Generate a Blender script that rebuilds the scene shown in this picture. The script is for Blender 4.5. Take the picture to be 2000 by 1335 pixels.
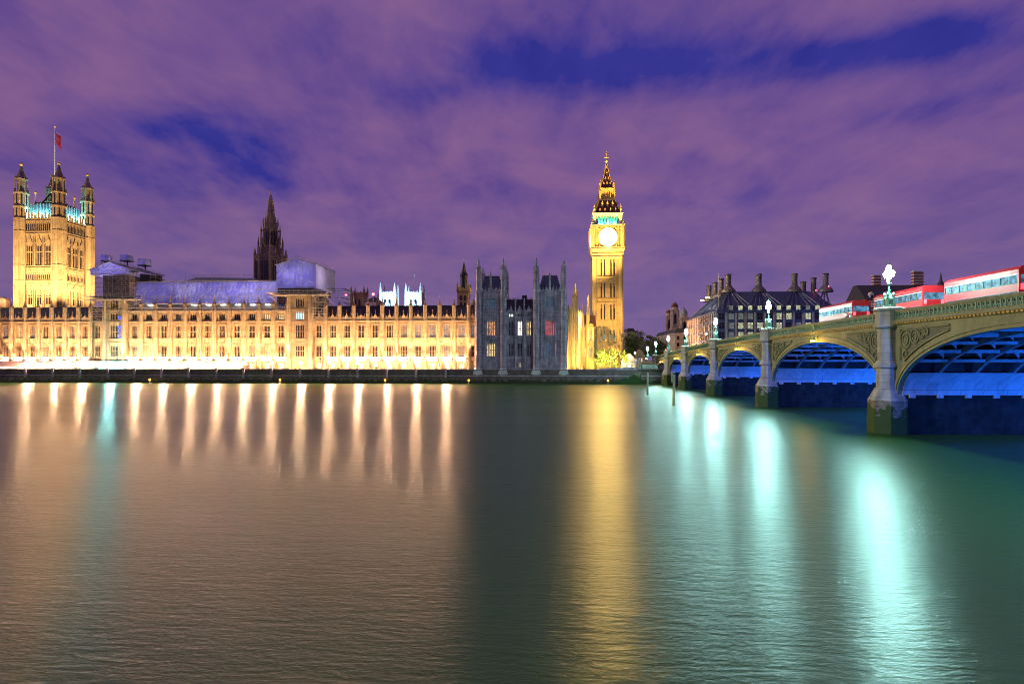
import bpy, math, random
from mathutils import Vector
random.seed(7)
for o in list(bpy.data.objects): bpy.data.objects.remove(o)
SC = bpy.context.scene
COL = SC.collection
# ------------------------------------------------------------------ camera
F = 1250.0; HZ = 703.0; CAMZ = 8.0; TH = math.atan(74 / 1250)
cs, sn = math.cos(TH), math.sin(TH)
cam = bpy.data.cameras.new('camera'); camo = bpy.data.objects.new('camera', cam); COL.objects.link(camo)
camo.location = (0, 0, CAMZ); camo.rotation_euler = (math.radians(90), 0, TH)
cam.sensor_width = 36; cam.lens = 36 * F / 2000; cam.shift_y = (HZ - 667.5) / 2000
cam.clip_start = 0.1; cam.clip_end = 6000
SC.camera = camo
SC.view_settings.view_transform = 'Standard'; SC.view_settings.look = 'None'
SC.view_settings.exposure = 0.0; SC.view_settings.gamma = 1.0
SC.cycles.use_denoising = True; SC.cycles.filter_width = .95
SC.cycles.max_bounces = 5; SC.cycles.diffuse_bounces = 2; SC.cycles.glossy_bounces = 3
SC.cycles.caustics_reflective = False; SC.cycles.caustics_refractive = False
SC.cycles.sample_clamp_indirect = 6.0
def at(px, py, Y):
    a = (px - 1000) / F; dx = cs * a - sn; dy = sn * a + cs; t = Y / dy
    return Vector((t * dx, Y, CAMZ + t * (HZ - py) / F))
def ax(px, Y): return at(px, 700, Y).x
def az(px, py, Y): return at(px, py, Y).z
# ------------------------------------------------------------------ sky (city-lit night clouds in the world shader)
W = bpy.data.worlds.new('World'); SC.world = W; W.use_nodes = True
nt = W.node_tree; nt.nodes.clear()
class N:
    def __init__(s, nt): s.nt = nt
    def new(s, t, **kw):
        n = s.nt.nodes.new(t)
        for k, v in kw.items(): setattr(n, k, v)
        return n
    def link(s, a, b): s.nt.links.new(a, b)
    def put(s, sock, v):
        if hasattr(v, 'is_output'): s.link(v, sock)
        elif v is not None: sock.default_value = v
    def m(s, op, a, b=None, c=None):
        n = s.new('ShaderNodeMath', operation=op)
        for i, v in enumerate((a, b, c)):
            if v is not None: s.put(n.inputs[i], v)
        return n.outputs[0]
    def xyz(s, x, y, z):
        n = s.new('ShaderNodeCombineXYZ')
        for i, v in enumerate((x, y, z)): s.put(n.inputs[i], v)
        return n.outputs[0]
    def noise(s, vec, scale, detail=4, rough=.5, dist=0):
        n = s.new('ShaderNodeTexNoise'); s.put(n.inputs['Vector'], vec)
        n.inputs['Scale'].default_value = scale; n.inputs['Detail'].default_value = detail
        n.inputs['Roughness'].default_value = rough; n.inputs['Distortion'].default_value = dist
        return n.outputs[0]
    def ramp(s, fac, stops, interp='LINEAR'):
        n = s.new('ShaderNodeValToRGB'); s.put(n.inputs[0], fac); e = n.color_ramp.elements
        n.color_ramp.interpolation = interp
        while len(e) < len(stops): e.new(.5)
        for el, (p, c) in zip(e, stops):
            el.position = p; el.color = (c, c, c, 1) if not isinstance(c, tuple) else (*c, 1)
        return n.outputs[0]
    def mix(s, fac, a, b, blend='MIX'):
        n = s.new('ShaderNodeMix', data_type='RGBA', blend_type=blend)
        s.put(n.inputs[0], fac)
        for sock, v in ((n.inputs[6], a), (n.inputs[7], b)):
            s.put(sock, (*v, 1) if isinstance(v, tuple) and len(v) == 3 else v)
        return n.outputs[2]
w = N(nt)
tc = w.new('ShaderNodeTexCoord'); sp = w.new('ShaderNodeSeparateXYZ'); w.link(tc.outputs['Generated'], sp.inputs[0])
dx, dy, dz = sp.outputs
RA = math.radians(5.0)      # the clouds drift along a line a little left of the bridge axis
zz = w.m('ADD', w.m('MAXIMUM', dz, 0.0), 0.16)
u0 = w.m('ADD', w.m('MULTIPLY', dx, math.cos(RA)), w.m('MULTIPLY', dy, math.sin(RA)))
v0 = w.m('SUBTRACT', w.m('MULTIPLY', dy, math.cos(RA)), w.m('MULTIPLY', dx, math.sin(RA)))
U = w.m('DIVIDE', u0, zz); V = w.m('DIVIDE', v0, zz)
def skyuv(px, py):
    a = (px - 1000) / F; d = Vector((cs * a - sn, sn * a + cs, (HZ - py) / F)).normalized()
    z = d.z + .16
    return ((d.x * math.cos(RA) + d.y * math.sin(RA)) / z, (d.y * math.cos(RA) - d.x * math.sin(RA)) / z)
n1 = w.noise(w.xyz(w.m('MULTIPLY', U, 2.6), w.m('MULTIPLY', V, 2.3), 3.1), 1.0, 8, .55, .35)
n2 = w.noise(w.xyz(w.m('MULTIPLY', U, 7.5), w.m('MULTIPLY', V, 3.4), 8.4), 1.0, 5, .6, .2)
n3 = w.noise(w.xyz(w.m('MULTIPLY', U, .8), w.m('MULTIPLY', V, .5), 1.7), 1.0, 3, .5, .0)
gap = None
for (p0, p1, wd, amp) in (((760, 195), (1380, 45), .20, .62), ((1150, 150), (1600, 100), .12, .5), ((1560, 130), (2050, 40), .10, .72), ((1700, 240), (2000, 170), .07, .35),
                          ((120, 290), (480, 375), .26, .42), ((420, 320), (730, 380), .24, .5), ((300, 215), (520, 285), .16, .35), ((1440, 265), (1700, 235), .1, .2), ((60, 160), (300, 260), .08, .2)):
    a0, b0 = skyuv(*p0); a1, b1 = skyuv(*p1); L = math.hypot(a1 - a0, b1 - b0); ex, ey = (a1 - a0) / L, (b1 - b0) / L
    du = w.m('SUBTRACT', U, (a0 + a1) / 2); dv = w.m('SUBTRACT', V, (b0 + b1) / 2)
    al = w.m('DIVIDE', w.m('ADD', w.m('MULTIPLY', du, ex), w.m('MULTIPLY', dv, ey)), L * .55)
    ac = w.m('DIVIDE', w.m('SUBTRACT', w.m('MULTIPLY', dv, ex), w.m('MULTIPLY', du, ey)), wd)
    q = w.m('ADD', w.m('MULTIPLY', al, al), w.m('MULTIPLY', ac, ac))
    e = w.m('MULTIPLY', w.m('EXPONENT', w.m('MULTIPLY', q, -1.0)), amp)
    gap = e if gap is None else w.m('ADD', gap, e)
dens = w.m('ADD', w.m('ADD', w.m('MULTIPLY', n1, 1.2), w.m('MULTIPLY', n2, .8)), -.40)
dens = w.m('SUBTRACT', dens, w.m('MULTIPLY', gap, .72))
cl = w.ramp(dens, [(.05, 0.0), (.30, .45), (.6, .82), (.9, 1.0)], 'B_SPLINE')
pink = w.mix(w.ramp(w.m('ADD', w.m('MULTIPLY', U, .28), .5), [(0, 0.0), (.75, 1.0)]), (.275, .125, .25), (.225, .112, .28))
lit = w.mix(w.m('MULTIPLY', n3, .9), (.15, .078, .235), pink)
lit = w.mix(w.m('MULTIPLY', w.ramp(n1, [(.45, 0.0), (.75, 1.0)]), .5), lit, (.285, .135, .27))
col = w.mix(cl, w.mix(n2, (.018, .020, .215), (.05, .045, .29)), lit)
hz = w.ramp(dz, [(0.0, 1.0), (.07, .75), (.26, 0.0)])
col = w.mix(w.m('MULTIPLY', hz, .75), col, (.18, .125, .27))
bg = w.new('ShaderNodeBackground'); w.link(col, bg.inputs[0]); bg.inputs[1].default_value = 1.1
wo = w.new('ShaderNodeOutputWorld'); w.link(bg.outputs[0], wo.inputs[0])
sl = bpy.data.lights.new('city_glow_fill', 'SUN'); sl.energy = 2.0; sl.angle = math.radians(12); sl.color = (1.0, .88, .58)  # added fill standing in for city glow on the bridge's side and piers
so = bpy.data.objects.new('city_glow_fill', sl); COL.objects.link(so); so.rotation_euler = Vector((.95, .09, -.30)).to_track_quat('-Z', 'Y').to_euler()
# ------------------------------------------------------------------ materials
MATS = {}
def mat(name, col, rough=.8, var=.25, scale=.6, metal=0.0, bump=0.0, bscale=4.0, blocks=None, stain=None, spec=.3, streak=0.0):
    m = bpy.data.materials.new(name); m.use_nodes = True; t = N(m.node_tree)
    b = m.node_tree.nodes['Principled BSDF']
    g = t.new('ShaderNodeNewGeometry'); P = g.outputs['Position']
    c = tuple(col)
    n = t.noise(P, scale, 5, .6)
    k = t.ramp(n, [(.3, 1 - var), (.7, 1 + var * .6)])
    cc = t.mix(1.0, c, k, 'MULTIPLY')
    if streak:
        mp = t.new('ShaderNodeMapping'); t.link(P, mp.inputs[0]); mp.inputs['Scale'].default_value = (1.6, 1.6, .12)
        s2 = t.ramp(t.noise(mp.outputs[0], 1.0, 4, .6), [(.42, 1.0), (.68, 1 - streak)])
        cc = t.mix(1.0, cc, s2, 'MULTIPLY')
    if blocks:
        mp = t.new('ShaderNodeSeparateXYZ'); t.link(P, mp.inputs[0])
        xx = t.m('ADD', mp.outputs[0], mp.outputs[1])
        br = t.new('ShaderNodeTexBrick'); t.link(t.xyz(xx, mp.outputs[2], 0.0), br.inputs['Vector'])
        br.inputs['Color1'].default_value = (1, 1, 1, 1); br.inputs['Color2'].default_value = (.84, .84, .84, 1)
        br.inputs['Mortar'].default_value = (.5, .5, .5, 1); br.inputs['Scale'].default_value = 1
        br.inputs['Brick Width'].default_value = blocks[0]; br.inputs['Row Height'].default_value = blocks[1]
        br.inputs['Mortar Size'].default_value = blocks[2]
        cc = t.mix(1.0, cc, br.outputs[0], 'MULTIPLY')
    if stain:   # (colour, top z, fade, noise scale): tide stain and algae with an outline of its own
        mp = t.new('ShaderNodeSeparateXYZ'); t.link(P, mp.inputs[0])
        e = t.m('ADD', t.m('DIVIDE', t.m('SUBTRACT', stain[1], mp.outputs[2]), stain[2]), t.m('MULTIPLY', t.m('SUBTRACT', t.noise(P, stain[3], 5, .65), .5), 3.2))
        f = t.ramp(e, [(.42, 0.0), (.58, 1.0)])
        cc = t.mix(f, cc, stain[0])
    t.link(cc, b.inputs['Base Color'])
    b.inputs['Roughness'].default_value = rough; b.inputs['Metallic'].default_value = metal
    b.inputs['Specular IOR Level'].default_value = spec
    if bump:
        bp = t.new('ShaderNodeBump'); bp.inputs['Strength'].default_value = bump; bp.inputs['Distance'].default_value = .1
        t.link(t.noise(P, bscale, 4, .6), bp.inputs['Height']); t.link(bp.outputs[0], b.inputs['Normal'])
    MATS[name] = m; return m
def emat(name, col, strength, var=0.0, scale=1.0, base=(.1, .1, .1), rough=.3):
    m = bpy.data.materials.new(name); m.use_nodes = True; t = N(m.node_tree)
    b = m.node_tree.nodes['Principled BSDF']; b.inputs['Base Color'].default_value = (*base, 1)
    b.inputs['Roughness'].default_value = rough
    b.inputs['Emission Strength'].default_value = strength
    if var:
        g = t.new('ShaderNodeNewGeometry')
        k = t.ramp(t.noise(g.outputs['Position'], scale, 3, .6), [(.35, 1 - var), (.65, 1.0)])
        t.link(t.mix(1.0, tuple(col), k, 'MULTIPLY'), b.inputs['Emission Color'])
    else: b.inputs['Emission Color'].default_value = (*col, 1)
    MATS[name] = m; return m
mat('stone', (.40, .31, .19), .85, .22, .5, bump=.3, bscale=3, blocks=(1.1, .42, .02), streak=.3)
mat('stone_gold', (.42, .30, .14), .85, .2, .5, bump=.3, bscale=3, blocks=(.9, .45, .02), streak=.2)
mat('stone_tower', (.40, .31, .18), .85, .2, .4, bump=.3, bscale=3, blocks=(1.2, .5, .02), streak=.35)
mat('stone_purple_lit', (.44, .36, .44), .88, .4, .5, bump=.3, bscale=3, blocks=(1.1, .5, .02), streak=.42)  # grey stone, tinted violet so its colour carries the purple night light
mat('stone_brown', (.31, .21, .17), .9, .3, .5, bump=.3, blocks=(1.0, .5, .02), streak=.3)
mat('stone_pale', (.5, .5, .5), .85, .15, .4, blocks=(1.4, .6, .02))
mat('stone_pink', (.44, .34, .33), .85, .2, .4, blocks=(1.4, .6, .02), streak=.3)
mat('wall_wet', (.15, .115, .105), .75, .35, .5, bump=.5, bscale=2, blocks=(1.6, .55, .03), stain=((.026, .032, .014), 1.9, 1.3, .7), streak=.3)
mat('slate', (.045, .04, .055), .6, .3, 1.2, blocks=(.8, .4, .03))
mat('slate_red', (.14, .055, .035), .7, .3, 1.2, blocks=(.6, .4, .03))
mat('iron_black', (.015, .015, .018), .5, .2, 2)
mat('iron_roof', (.13, .06, .042), .55, .25, 1.0, metal=.2)
mat('gilt', (.66, .42, .12), .45, .15, 2, metal=.15, spec=.5)
mat('glass_dark', (.018, .017, .022), .12, .2, 3, spec=.5)
mat('lead', (.22, .24, .26), .6, .2, .8)
mat('steel_pipe', (.42, .40, .38), .5, .3, 1.5, metal=.4)
mat('scaffold_board', (.34, .30, .25), .8, .3, 1.2)
mat('bridge_green', (.17, .205, .115), .6, .18, .5, bump=.1, streak=.28, spec=.4)
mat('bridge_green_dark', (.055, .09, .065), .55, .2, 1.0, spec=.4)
mat('bridge_steel', (.20, .21, .22), .55, .25, .8, streak=.3)
mat('bridge_gilt', (.48, .33, .07), .5, .2, 2)
mat('granite', (.30, .315, .275), .75, .25, .9, bump=.3, bscale=5, blocks=(1.4, .8, .015), streak=.35)
mat('granite_tide', (.20, .19, .13), .8, .5, .8, bump=.5, bscale=3, blocks=(1.5, .75, .02), stain=((.022, .052, .010), 4.5, 2.8, .7), streak=.3)
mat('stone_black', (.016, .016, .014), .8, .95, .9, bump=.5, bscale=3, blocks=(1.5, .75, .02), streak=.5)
mat('soffit_paint', (.42, .44, .46), .5, .15, .8, streak=.25, blocks=(2.4, 2.4, .03))
mat('asphalt', (.05, .05, .052), .85, .2, 1.0)
mat('paving', (.22, .21, .20), .85, .2, 1.0, blocks=(.9, .9, .01))
mat('ground', (.07, .068, .06), .9, .3, .2)
mat('lamp_green', (.13, .30, .22), .45, .15, 2, spec=.5)
mat('wood_wet', (.36, .36, .24), .7, .4, 1.5, streak=.5)
mat('bus_red', (.40, .010, .016), .5, .08, .5, spec=.2)
mat('rubber', (.015, .015, .015), .8)
mat('canvas_pink', (.55, .34, .31), .8, .12, .6)
mat('canvas_cream', (.58, .50, .38), .8, .12, .6)
mat('canvas_teal', (.28, .46, .44), .8, .12, .6)
mat('white_frame', (.6, .58, .54), .5, .1)
mat('bronze', (.075, .09, .17), .5, .25, .8, metal=.2)
mat('portcullis_roof', (.055, .066, .14), .5, .3, .4, metal=.3, streak=.3)
mat('chimney_steel', (.15, .13, .13), .5, .3, .9, metal=.3, blocks=(.7, .9, .06))
mat('brick_red', (.26, .085, .055), .85, .25, .6, blocks=(.5, .2, .03))
mat('bark', (.07, .05, .035), .9, .3, 3)
mat('skin', (.45, .28, .2), .6, .1)
mat('cloth_dark', (.03, .035, .06), .9, .2)
mat('flag_red', (.42, .03, .06), .8, .2)
mat('pole_blue', (.16, .28, .45), .4, .1)
def leafmat(name, c1, c2):
    m = bpy.data.materials.new(name); m.use_nodes = True; t = N(m.node_tree); b = m.node_tree.nodes['Principled BSDF']
    g = t.new('ShaderNodeNewGeometry')
    t.link(t.mix(t.noise(g.outputs['Position'], 1.4, 3, .6), c1, c2), b.inputs['Base Color']); b.inputs['Roughness'].default_value = .6
    MATS[name] = m
leafmat('leaf', (.025, .05, .018), (.075, .10, .03)); leafmat('leaf_bright', (.06, .10, .02), (.14, .17, .03))
# plastic scaffold sheeting: blue-white film with creases
def sheetmat(name, c1, c2, cre):
    m = bpy.data.materials.new(name); m.use_nodes = True; t = N(m.node_tree); b = m.node_tree.nodes['Principled BSDF']
    g = t.new('ShaderNodeNewGeometry'); P = g.outputs['Position']
    mp = t.new('ShaderNodeMapping'); t.link(P, mp.inputs[0]); mp.inputs['Scale'].default_value = (.55, .55, 1.1)
    c = t.mix(t.ramp(t.noise(P, .16, 4, .55), [(.38, 0.0), (.66, 1.0)]), c1, c2)
    cr = t.noise(mp.outputs[0], .8, 6, .6, .9)
    line = t.ramp(t.m('ABSOLUTE', t.m('SUBTRACT', cr, .5)), [(0.0, 1.0), (.016, 0.0)])
    line = t.m('MULTIPLY', line, t.ramp(t.noise(P, .3, 2, .5), [(.45, 0.0), (.6, 1.0)]))
    c = t.mix(t.m('MULTIPLY', line, cre), c, (.75, .72, .74))
    t.link(c, b.inputs['Base Color']); b.inputs['Roughness'].default_value = .35
    bp = t.new('ShaderNodeBump'); bp.inputs['Strength'].default_value = .5; bp.inputs['Distance'].default_value = .3
    t.link(cr, bp.inputs['Height']); t.link(bp.outputs[0], b.inputs['Normal'])
    tl = t.new('ShaderNodeBsdfTranslucent'); t.link(c, tl.inputs[0]); mx = t.new('ShaderNodeMixShader'); mx.inputs[0].default_value = .55
    t.link(b.outputs[0], mx.inputs[1]); t.link(tl.outputs[0], mx.inputs[2]); t.link(mx.outputs[0], m.node_tree.nodes['Material Output'].inputs['Surface'])
    MATS[name] = m
sheetmat('sheeting', (.26, .24, .64), (.46, .45, .76), 1.0)
sheetmat('sheeting_pale', (.45, .42, .58), (.60, .56, .66), .4)
emat('glow_warm', (1, .70, .30), 1.5, .8, .9); emat('glow_orange', (1, .45, .18), 1.3, .8, .9); emat('glow_red', (1, .13, .14), 1.0, .8, .9)
emat('glow_blue', (.16, .42, .75), .30, 1.0, 1.6); emat('glow_dim', (.18, .28, .42), .2, 1.0, 2.0); emat('glow_cyan', (.55, .9, 1), 1.6, .5, 2)
emat('glow_white', (1, .93, .8), 3.0, .3, 1); emat('office', (.90, .92, .55), .8, .85, 1.6); emat('office_dim', (.45, .5, .42), .35, .8, 1.3)
emat('strip', (1, .54, .29), 240.0); emat('strip_low', (1, .58, .34), 60); emat('clock_glass', (1, .62, .17), 210)
emat('terrace_glass', (1, .80, .50), 4.0, .6, .5); emat('terrace_glass_cool', (.70, 1, .92), 2.6, .6, .5)
emat('globe_white', (1, .56, .30), 7500); emat('globe_teal', (.36, 1, .97), 6000)
emat('bridge_globe', (.47, 1.0, .92), 1500); emat('bridge_globe_far', (.47, 1.0, .92), 560); emat('amber', (1, .36, .02), 45); emat('amber_small', (1, .42, .03), 2.5); emat('red_lamp', (1, .03, .05), 40)
emat('bus_glow', (.16, .48, .85), .7, .95, 2.2, base=(.015, .015, .02), rough=.75); emat('bus_line', (.5, .9, 1.0), 1.5); emat('tail_red', (1, .02, .04), 6.0)
emat('flood_lens', (1, .75, .35), 12); emat('flood_white', (.85, 1, .95), 14); emat('flood_blue', (.03, .16, 1), 10)
emat('street_lamp_lens', (.85, .95, 1), 90); emat('neon_blue', (.05, .12, 1), 2.5, .7, 1.3); emat('tlight_green', (.1, 1, .9), 25)
# ------------------------------------------------------------------ mesh builder
LOC = {}
class MB:
    def __init__(s): s.v = []; s.f = []; s.xf = None
    def add(s, vs, fs):
        n = len(s.v)
        if s.xf: vs = [s.xf(*p) for p in vs]
        s.v += [tuple(p) for p in vs]; s.f += [tuple(i + n for i in f) for f in fs]
    def box(s, x0, y0, z0, x1, y1, z1):
        s.add([(x0, y0, z0), (x1, y0, z0), (x1, y1, z0), (x0, y1, z0), (x0, y0, z1), (x1, y0, z1), (x1, y1, z1), (x0, y1, z1)],
              [(0, 3, 2, 1), (4, 5, 6, 7), (0, 1, 5, 4), (1, 2, 6, 5), (2, 3, 7, 6), (3, 0, 4, 7)]); return s
    def fr(s, cx, cy, z0, r0, z1, r1, n=8, rot=None):   # frustum
        rot = math.pi / n if rot is None else rot
        if n == 4: rot = math.pi / 4
        ring = lambda r, z: [(cx + r * math.cos(rot + 2 * math.pi * i / n), cy + r * math.sin(rot + 2 * math.pi * i / n), z) for i in range(n)]
        fs = [(i, (i + 1) % n, n + (i + 1) % n, n + i) for i in range(n)] + [tuple(range(n))[::-1], tuple(range(n, 2 * n))]
        s.add(ring(r0, z0) + ring(max(r1, .005), z1), fs); return s
    def lathe(s, prof, cx, cy, n=8, rot=None):
        for (r0, z0), (r1, z1) in zip(prof, prof[1:]):
            if abs(z1 - z0) > 1e-5: s.fr(cx, cy, z0, max(r0, .005), z1, r1, n, rot)
        return s
    def sq(s, cx, cy, z0, h0, z1, h1): return s.fr(cx, cy, z0, h0 * math.sqrt(2), z1, h1 * math.sqrt(2), 4)
    def ext(s, pts, a0, a1, plane='xz'):     # pts polygon in plane, extruded along the third axis
        n = len(pts)
        q = {'xz': lambda p, a: (p[0], a, p[1]), 'yz': lambda p, a: (a, p[0], p[1]), 'xy': lambda p, a: (p[0], p[1], a)}[plane]
        s.add([q(p, a0) for p in pts] + [q(p, a1) for p in pts],
              [tuple(range(n)), tuple(range(n, 2 * n))[::-1]] + [(i, i + n, (i + 1) % n + n, (i + 1) % n) for i in range(n)]); return s
    def tube(s, p, q, r, n=5, r2=None):
        p = Vector(p); q = Vector(q); d = (q - p)
        if d.length < 1e-6: return s
        d.normalize(); a = d.orthogonal().normalized(); b = d.cross(a); r2 = r if r2 is None else r2
        ring = lambda c, rr: [c + a * rr * math.cos(2 * math.pi * i / n) + b * rr * math.sin(2 * math.pi * i / n) for i in range(n)]
        s.add([tuple(x) for x in ring(p, r) + ring(q, r2)], [(i, (i + 1) % n, n + (i + 1) % n, n + i) for i in range(n)] + [tuple(range(n))[::-1], tuple(range(n, 2 * n))]); return s
    def ball(s, c, r, n=10, m=6, sz=1.0):
        vs = [(c[0], c[1], c[2] - r * sz)]
        for j in range(1, m):
            t = -math.pi / 2 + math.pi * j / m
            vs += [(c[0] + r * math.cos(t) * math.cos(2 * math.pi * i / n), c[1] + r * math.cos(t) * math.sin(2 * math.pi * i / n), c[2] + r * sz * math.sin(t)) for i in range(n)]
        vs.append((c[0], c[1], c[2] + r * sz)); L = len(vs) - 1
        fs = [(0, 1 + (i + 1) % n, 1 + i) for i in range(n)]
        for j in range(m - 2):
            o = 1 + j * n
            fs += [(o + i, o + (i + 1) % n, o + n + (i + 1) % n, o + n + i) for i in range(n)]
        o = 1 + (m - 2) * n
        fs += [(o + i, o + (i + 1) % n, L) for i in range(n)]
        s.add(vs, fs); return s
    def ring(s, c, R, r, axis='x', n=18, m=5):
        for i in range(n):
            a0, a1 = 2 * math.pi * i / n, 2 * math.pi * (i + 1) / n
            g = (lambda a: (c[0], c[1] + R * math.cos(a), c[2] + R * math.sin(a))) if axis == 'x' else (lambda a: (c[0] + R * math.cos(a), c[1], c[2] + R * math.sin(a)))
            s.tube(g(a0), g(a1), r, m)
        return s
    def mesh(s, name, m, off=(0, 0, 0)):
        me = bpy.data.meshes.new(name); o = off
        me.from_pydata([(x - o[0], y - o[1], z - o[2]) for x, y, z in s.v], [], s.f)
        me.materials.append(MATS[m]); me.update(); return me
    def build(s, name, m, parent=None, smooth=False):    # vertices given in world space
        off = LOC.get(parent.name, (0, 0, 0)) if parent else (0, 0, 0)
        o = bpy.data.objects.new(name, s.mesh(name, m, off)); COL.objects.link(o)
        if parent: o.parent = parent
        LOC[o.name] = tuple(off)
        if smooth:
            for p in o.data.polygons: p.use_smooth = True
        return o
def facexf(k, cx, cy, half):      # face frame: u along the face, w outward, z up
    c, s_ = [(1, 0), (0, 1), (-1, 0), (0, -1)][k]
    def f(u, w_, z):
        y = -(half + w_)
        return (cx + c * u - s_ * y, cy + s_ * u + c * y, z)
    return f
def tag(o, label=None, cat=None, group=None, kind=None):
    if label: o['label'] = label
    if cat: o['category'] = cat
    if group: o['group'] = group
    if kind: o['kind'] = kind
    return o
def thing(name, loc, label, cat, group=None):
    o = bpy.data.objects.new(name, None); COL.objects.link(o); o.location = loc; LOC[o.name] = tuple(loc)
    o.empty_display_size = .5
    return tag(o, label, cat, group)
def put(name, me, loc, parent=None, off=None):   # a shared mesh placed at a world location
    o = bpy.data.objects.new(name, me); COL.objects.link(o)
    p = LOC.get(parent.name, (0, 0, 0)) if parent else (0, 0, 0)
    o.location = (loc[0] - p[0], loc[1] - p[1], loc[2] - p[2]); o.parent = parent; LOC[o.name] = tuple(loc)
    return o
def copy_tree(o, parent=None):
    c = o.copy(); COL.objects.link(c); c.parent = parent
    for ch in [x for x in bpy.data.objects if x.parent == o]: copy_tree(ch, c)
    return c
ORD = 'first second third fourth fifth sixth seventh eighth ninth tenth eleventh twelfth thirteenth fourteenth fifteenth sixteenth seventeenth eighteenth nineteenth twentieth'.split()
ORD += ['twenty-' + x for x in ORD[:9]] + ['thirtieth'] + ['thirty-' + x for x in ORD[:9]]
def lamp(kind, name, parent, loc, energy, color, target=None, size=None, angle=60, blend=.6, radius=.3):
    l = bpy.data.lights.new(name, kind); l.energy = energy; l.color = color
    o = bpy.data.objects.new(name, l); COL.objects.link(o)
    p = LOC.get(parent.name, (0, 0, 0)) if parent else (0, 0, 0)
    o.location = Vector(loc) - Vector(p); o.parent = parent
    if kind == 'SPOT': l.spot_size = math.radians(angle); l.spot_blend = blend; l.shadow_soft_size = radius
    if kind == 'POINT': l.shadow_soft_size = radius
    if target is not None: o.rotation_euler = (Vector(target) - Vector(loc)).to_track_quat('-Z', 'Y').to_euler()
    return o
def floodlight(loc, target, energy, color, label, angle=60, lens='flood_lens', group='floodlights at the foot of the towers', radius=.3, pole=None):
    t = thing('floodlight', loc, label, 'floodlight', group)
    d = (Vector(target) - Vector(loc)).normalized(); L = Vector(loc)
    h = Vector((0, 0, .6))
    MB().tube(L if pole is None else (L.x, L.y, pole), L + h, .05).tube(L + Vector((-.35, 0, .6)), L + Vector((.35, 0, .6)), .04).build('stand', 'iron_black', t)
    MB().tube(L + h - d * .25, L + h + d * .25, .22, 10, .34).build('housing', 'iron_black', t)
    MB().tube(L + h + d * .255, L + h + d * .27, .31, 10).build('lens', lens, t)
    lamp('SPOT', 'beam', t, L + h + d * .6, energy, color, target, angle=angle, radius=radius)
    return t
def pointed(c, z0, z1, wd, n=5):     # pointed-arch outline
    h = wd / 2; zs = z1 - wd * .85
    R = [(c + h, z0), (c + h, zs)]
    for i in range(1, n):
        t = i / n; R.append((c + h * math.cos(t * math.pi / 2) ** 1.1, zs + (z1 - zs) * math.sin(t * math.pi / 2) ** .95))
    R.append((c, z1))
    return [(c - h, z0)] + R + [(2 * c - x, z) for x, z in R[::-1][1:-1]]
# ------------------------------------------------------------------ setting: water, ground
def water():
    m = bpy.data.materials.new('river_water'); m.use_nodes = True; t = N(m.node_tree); b = m.node_tree.nodes['Principled BSDF']
    b.inputs['Base Color'].default_value = (.020, .080, .002, 1); b.inputs['IOR'].default_value = 1.55; b.inputs['Anisotropic'].default_value = .64
    tg = t.new('ShaderNodeCombineXYZ'); tg.inputs[1].default_value = 1.0; t.link(tg.outputs[0], b.inputs['Tangent'])
    g = t.new('ShaderNodeNewGeometry'); P = g.outputs['Position']
    def mp(sx, sy, rz=0):
        q = t.new('ShaderNodeMapping'); t.link(P, q.inputs[0]); q.inputs['Scale'].default_value = (sx, sy, 1); q.inputs['Rotation'].default_value = (0, 0, rz); return q.outputs[0]
    h1 = t.noise(mp(.40, 1.5, .10), 1.0, 5, .6, .5); h2 = t.noise(mp(1.7, 5.0, -.08), 1.0, 4, .6, .4)
    h3 = t.noise(mp(.03, .10), 1.0, 3, .5)
    r = t.ramp(t.noise(mp(.012, .05), 1.0, 4, .55), [(.35, .295), (.65, .33)]); t.link(r, b.inputs['Roughness'])
    hh = t.m('ADD', t.m('MULTIPLY', h1, .55), t.m('ADD', t.m('MULTIPLY', h2, .34), t.m('MULTIPLY', h3, .25)))
    bp = t.new('ShaderNodeBump'); bp.inputs['Strength'].default_value = 1.0; bp.inputs['Distance'].default_value = .085
    t.link(hh, bp.inputs['Height']); t.link(bp.outputs[0], b.inputs['Normal'])
    MATS['river_water'] = m
    q = MB(); q.add([(-1500, -400, 0), (1500, -400, 0), (1500, 217.2, 0), (-1500, 217.2, 0)], [(0, 1, 2, 3)])
    tag(q.build('river_water', 'river_water'), kind='structure')
water()
GZ = 4.0
q = MB(); q.add([(-3000, 217.0, GZ), (3000, 217.0, GZ), (3000, 5000, GZ), (-3000, 5000, GZ)], [(0, 1, 2, 3)]); tag(q.build('ground', 'ground'), kind='structure')
q = MB(); q.box(-300, 217.0, GZ + .004, 5, 226.5, GZ + .09); tag(q.build('terrace_paving', 'paving'), kind='structure')
q = MB(); q.box(-200, -60, -3, 200, -2.2, 6.35); tag(q.build('near_embankment', 'granite'), kind='structure')
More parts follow.
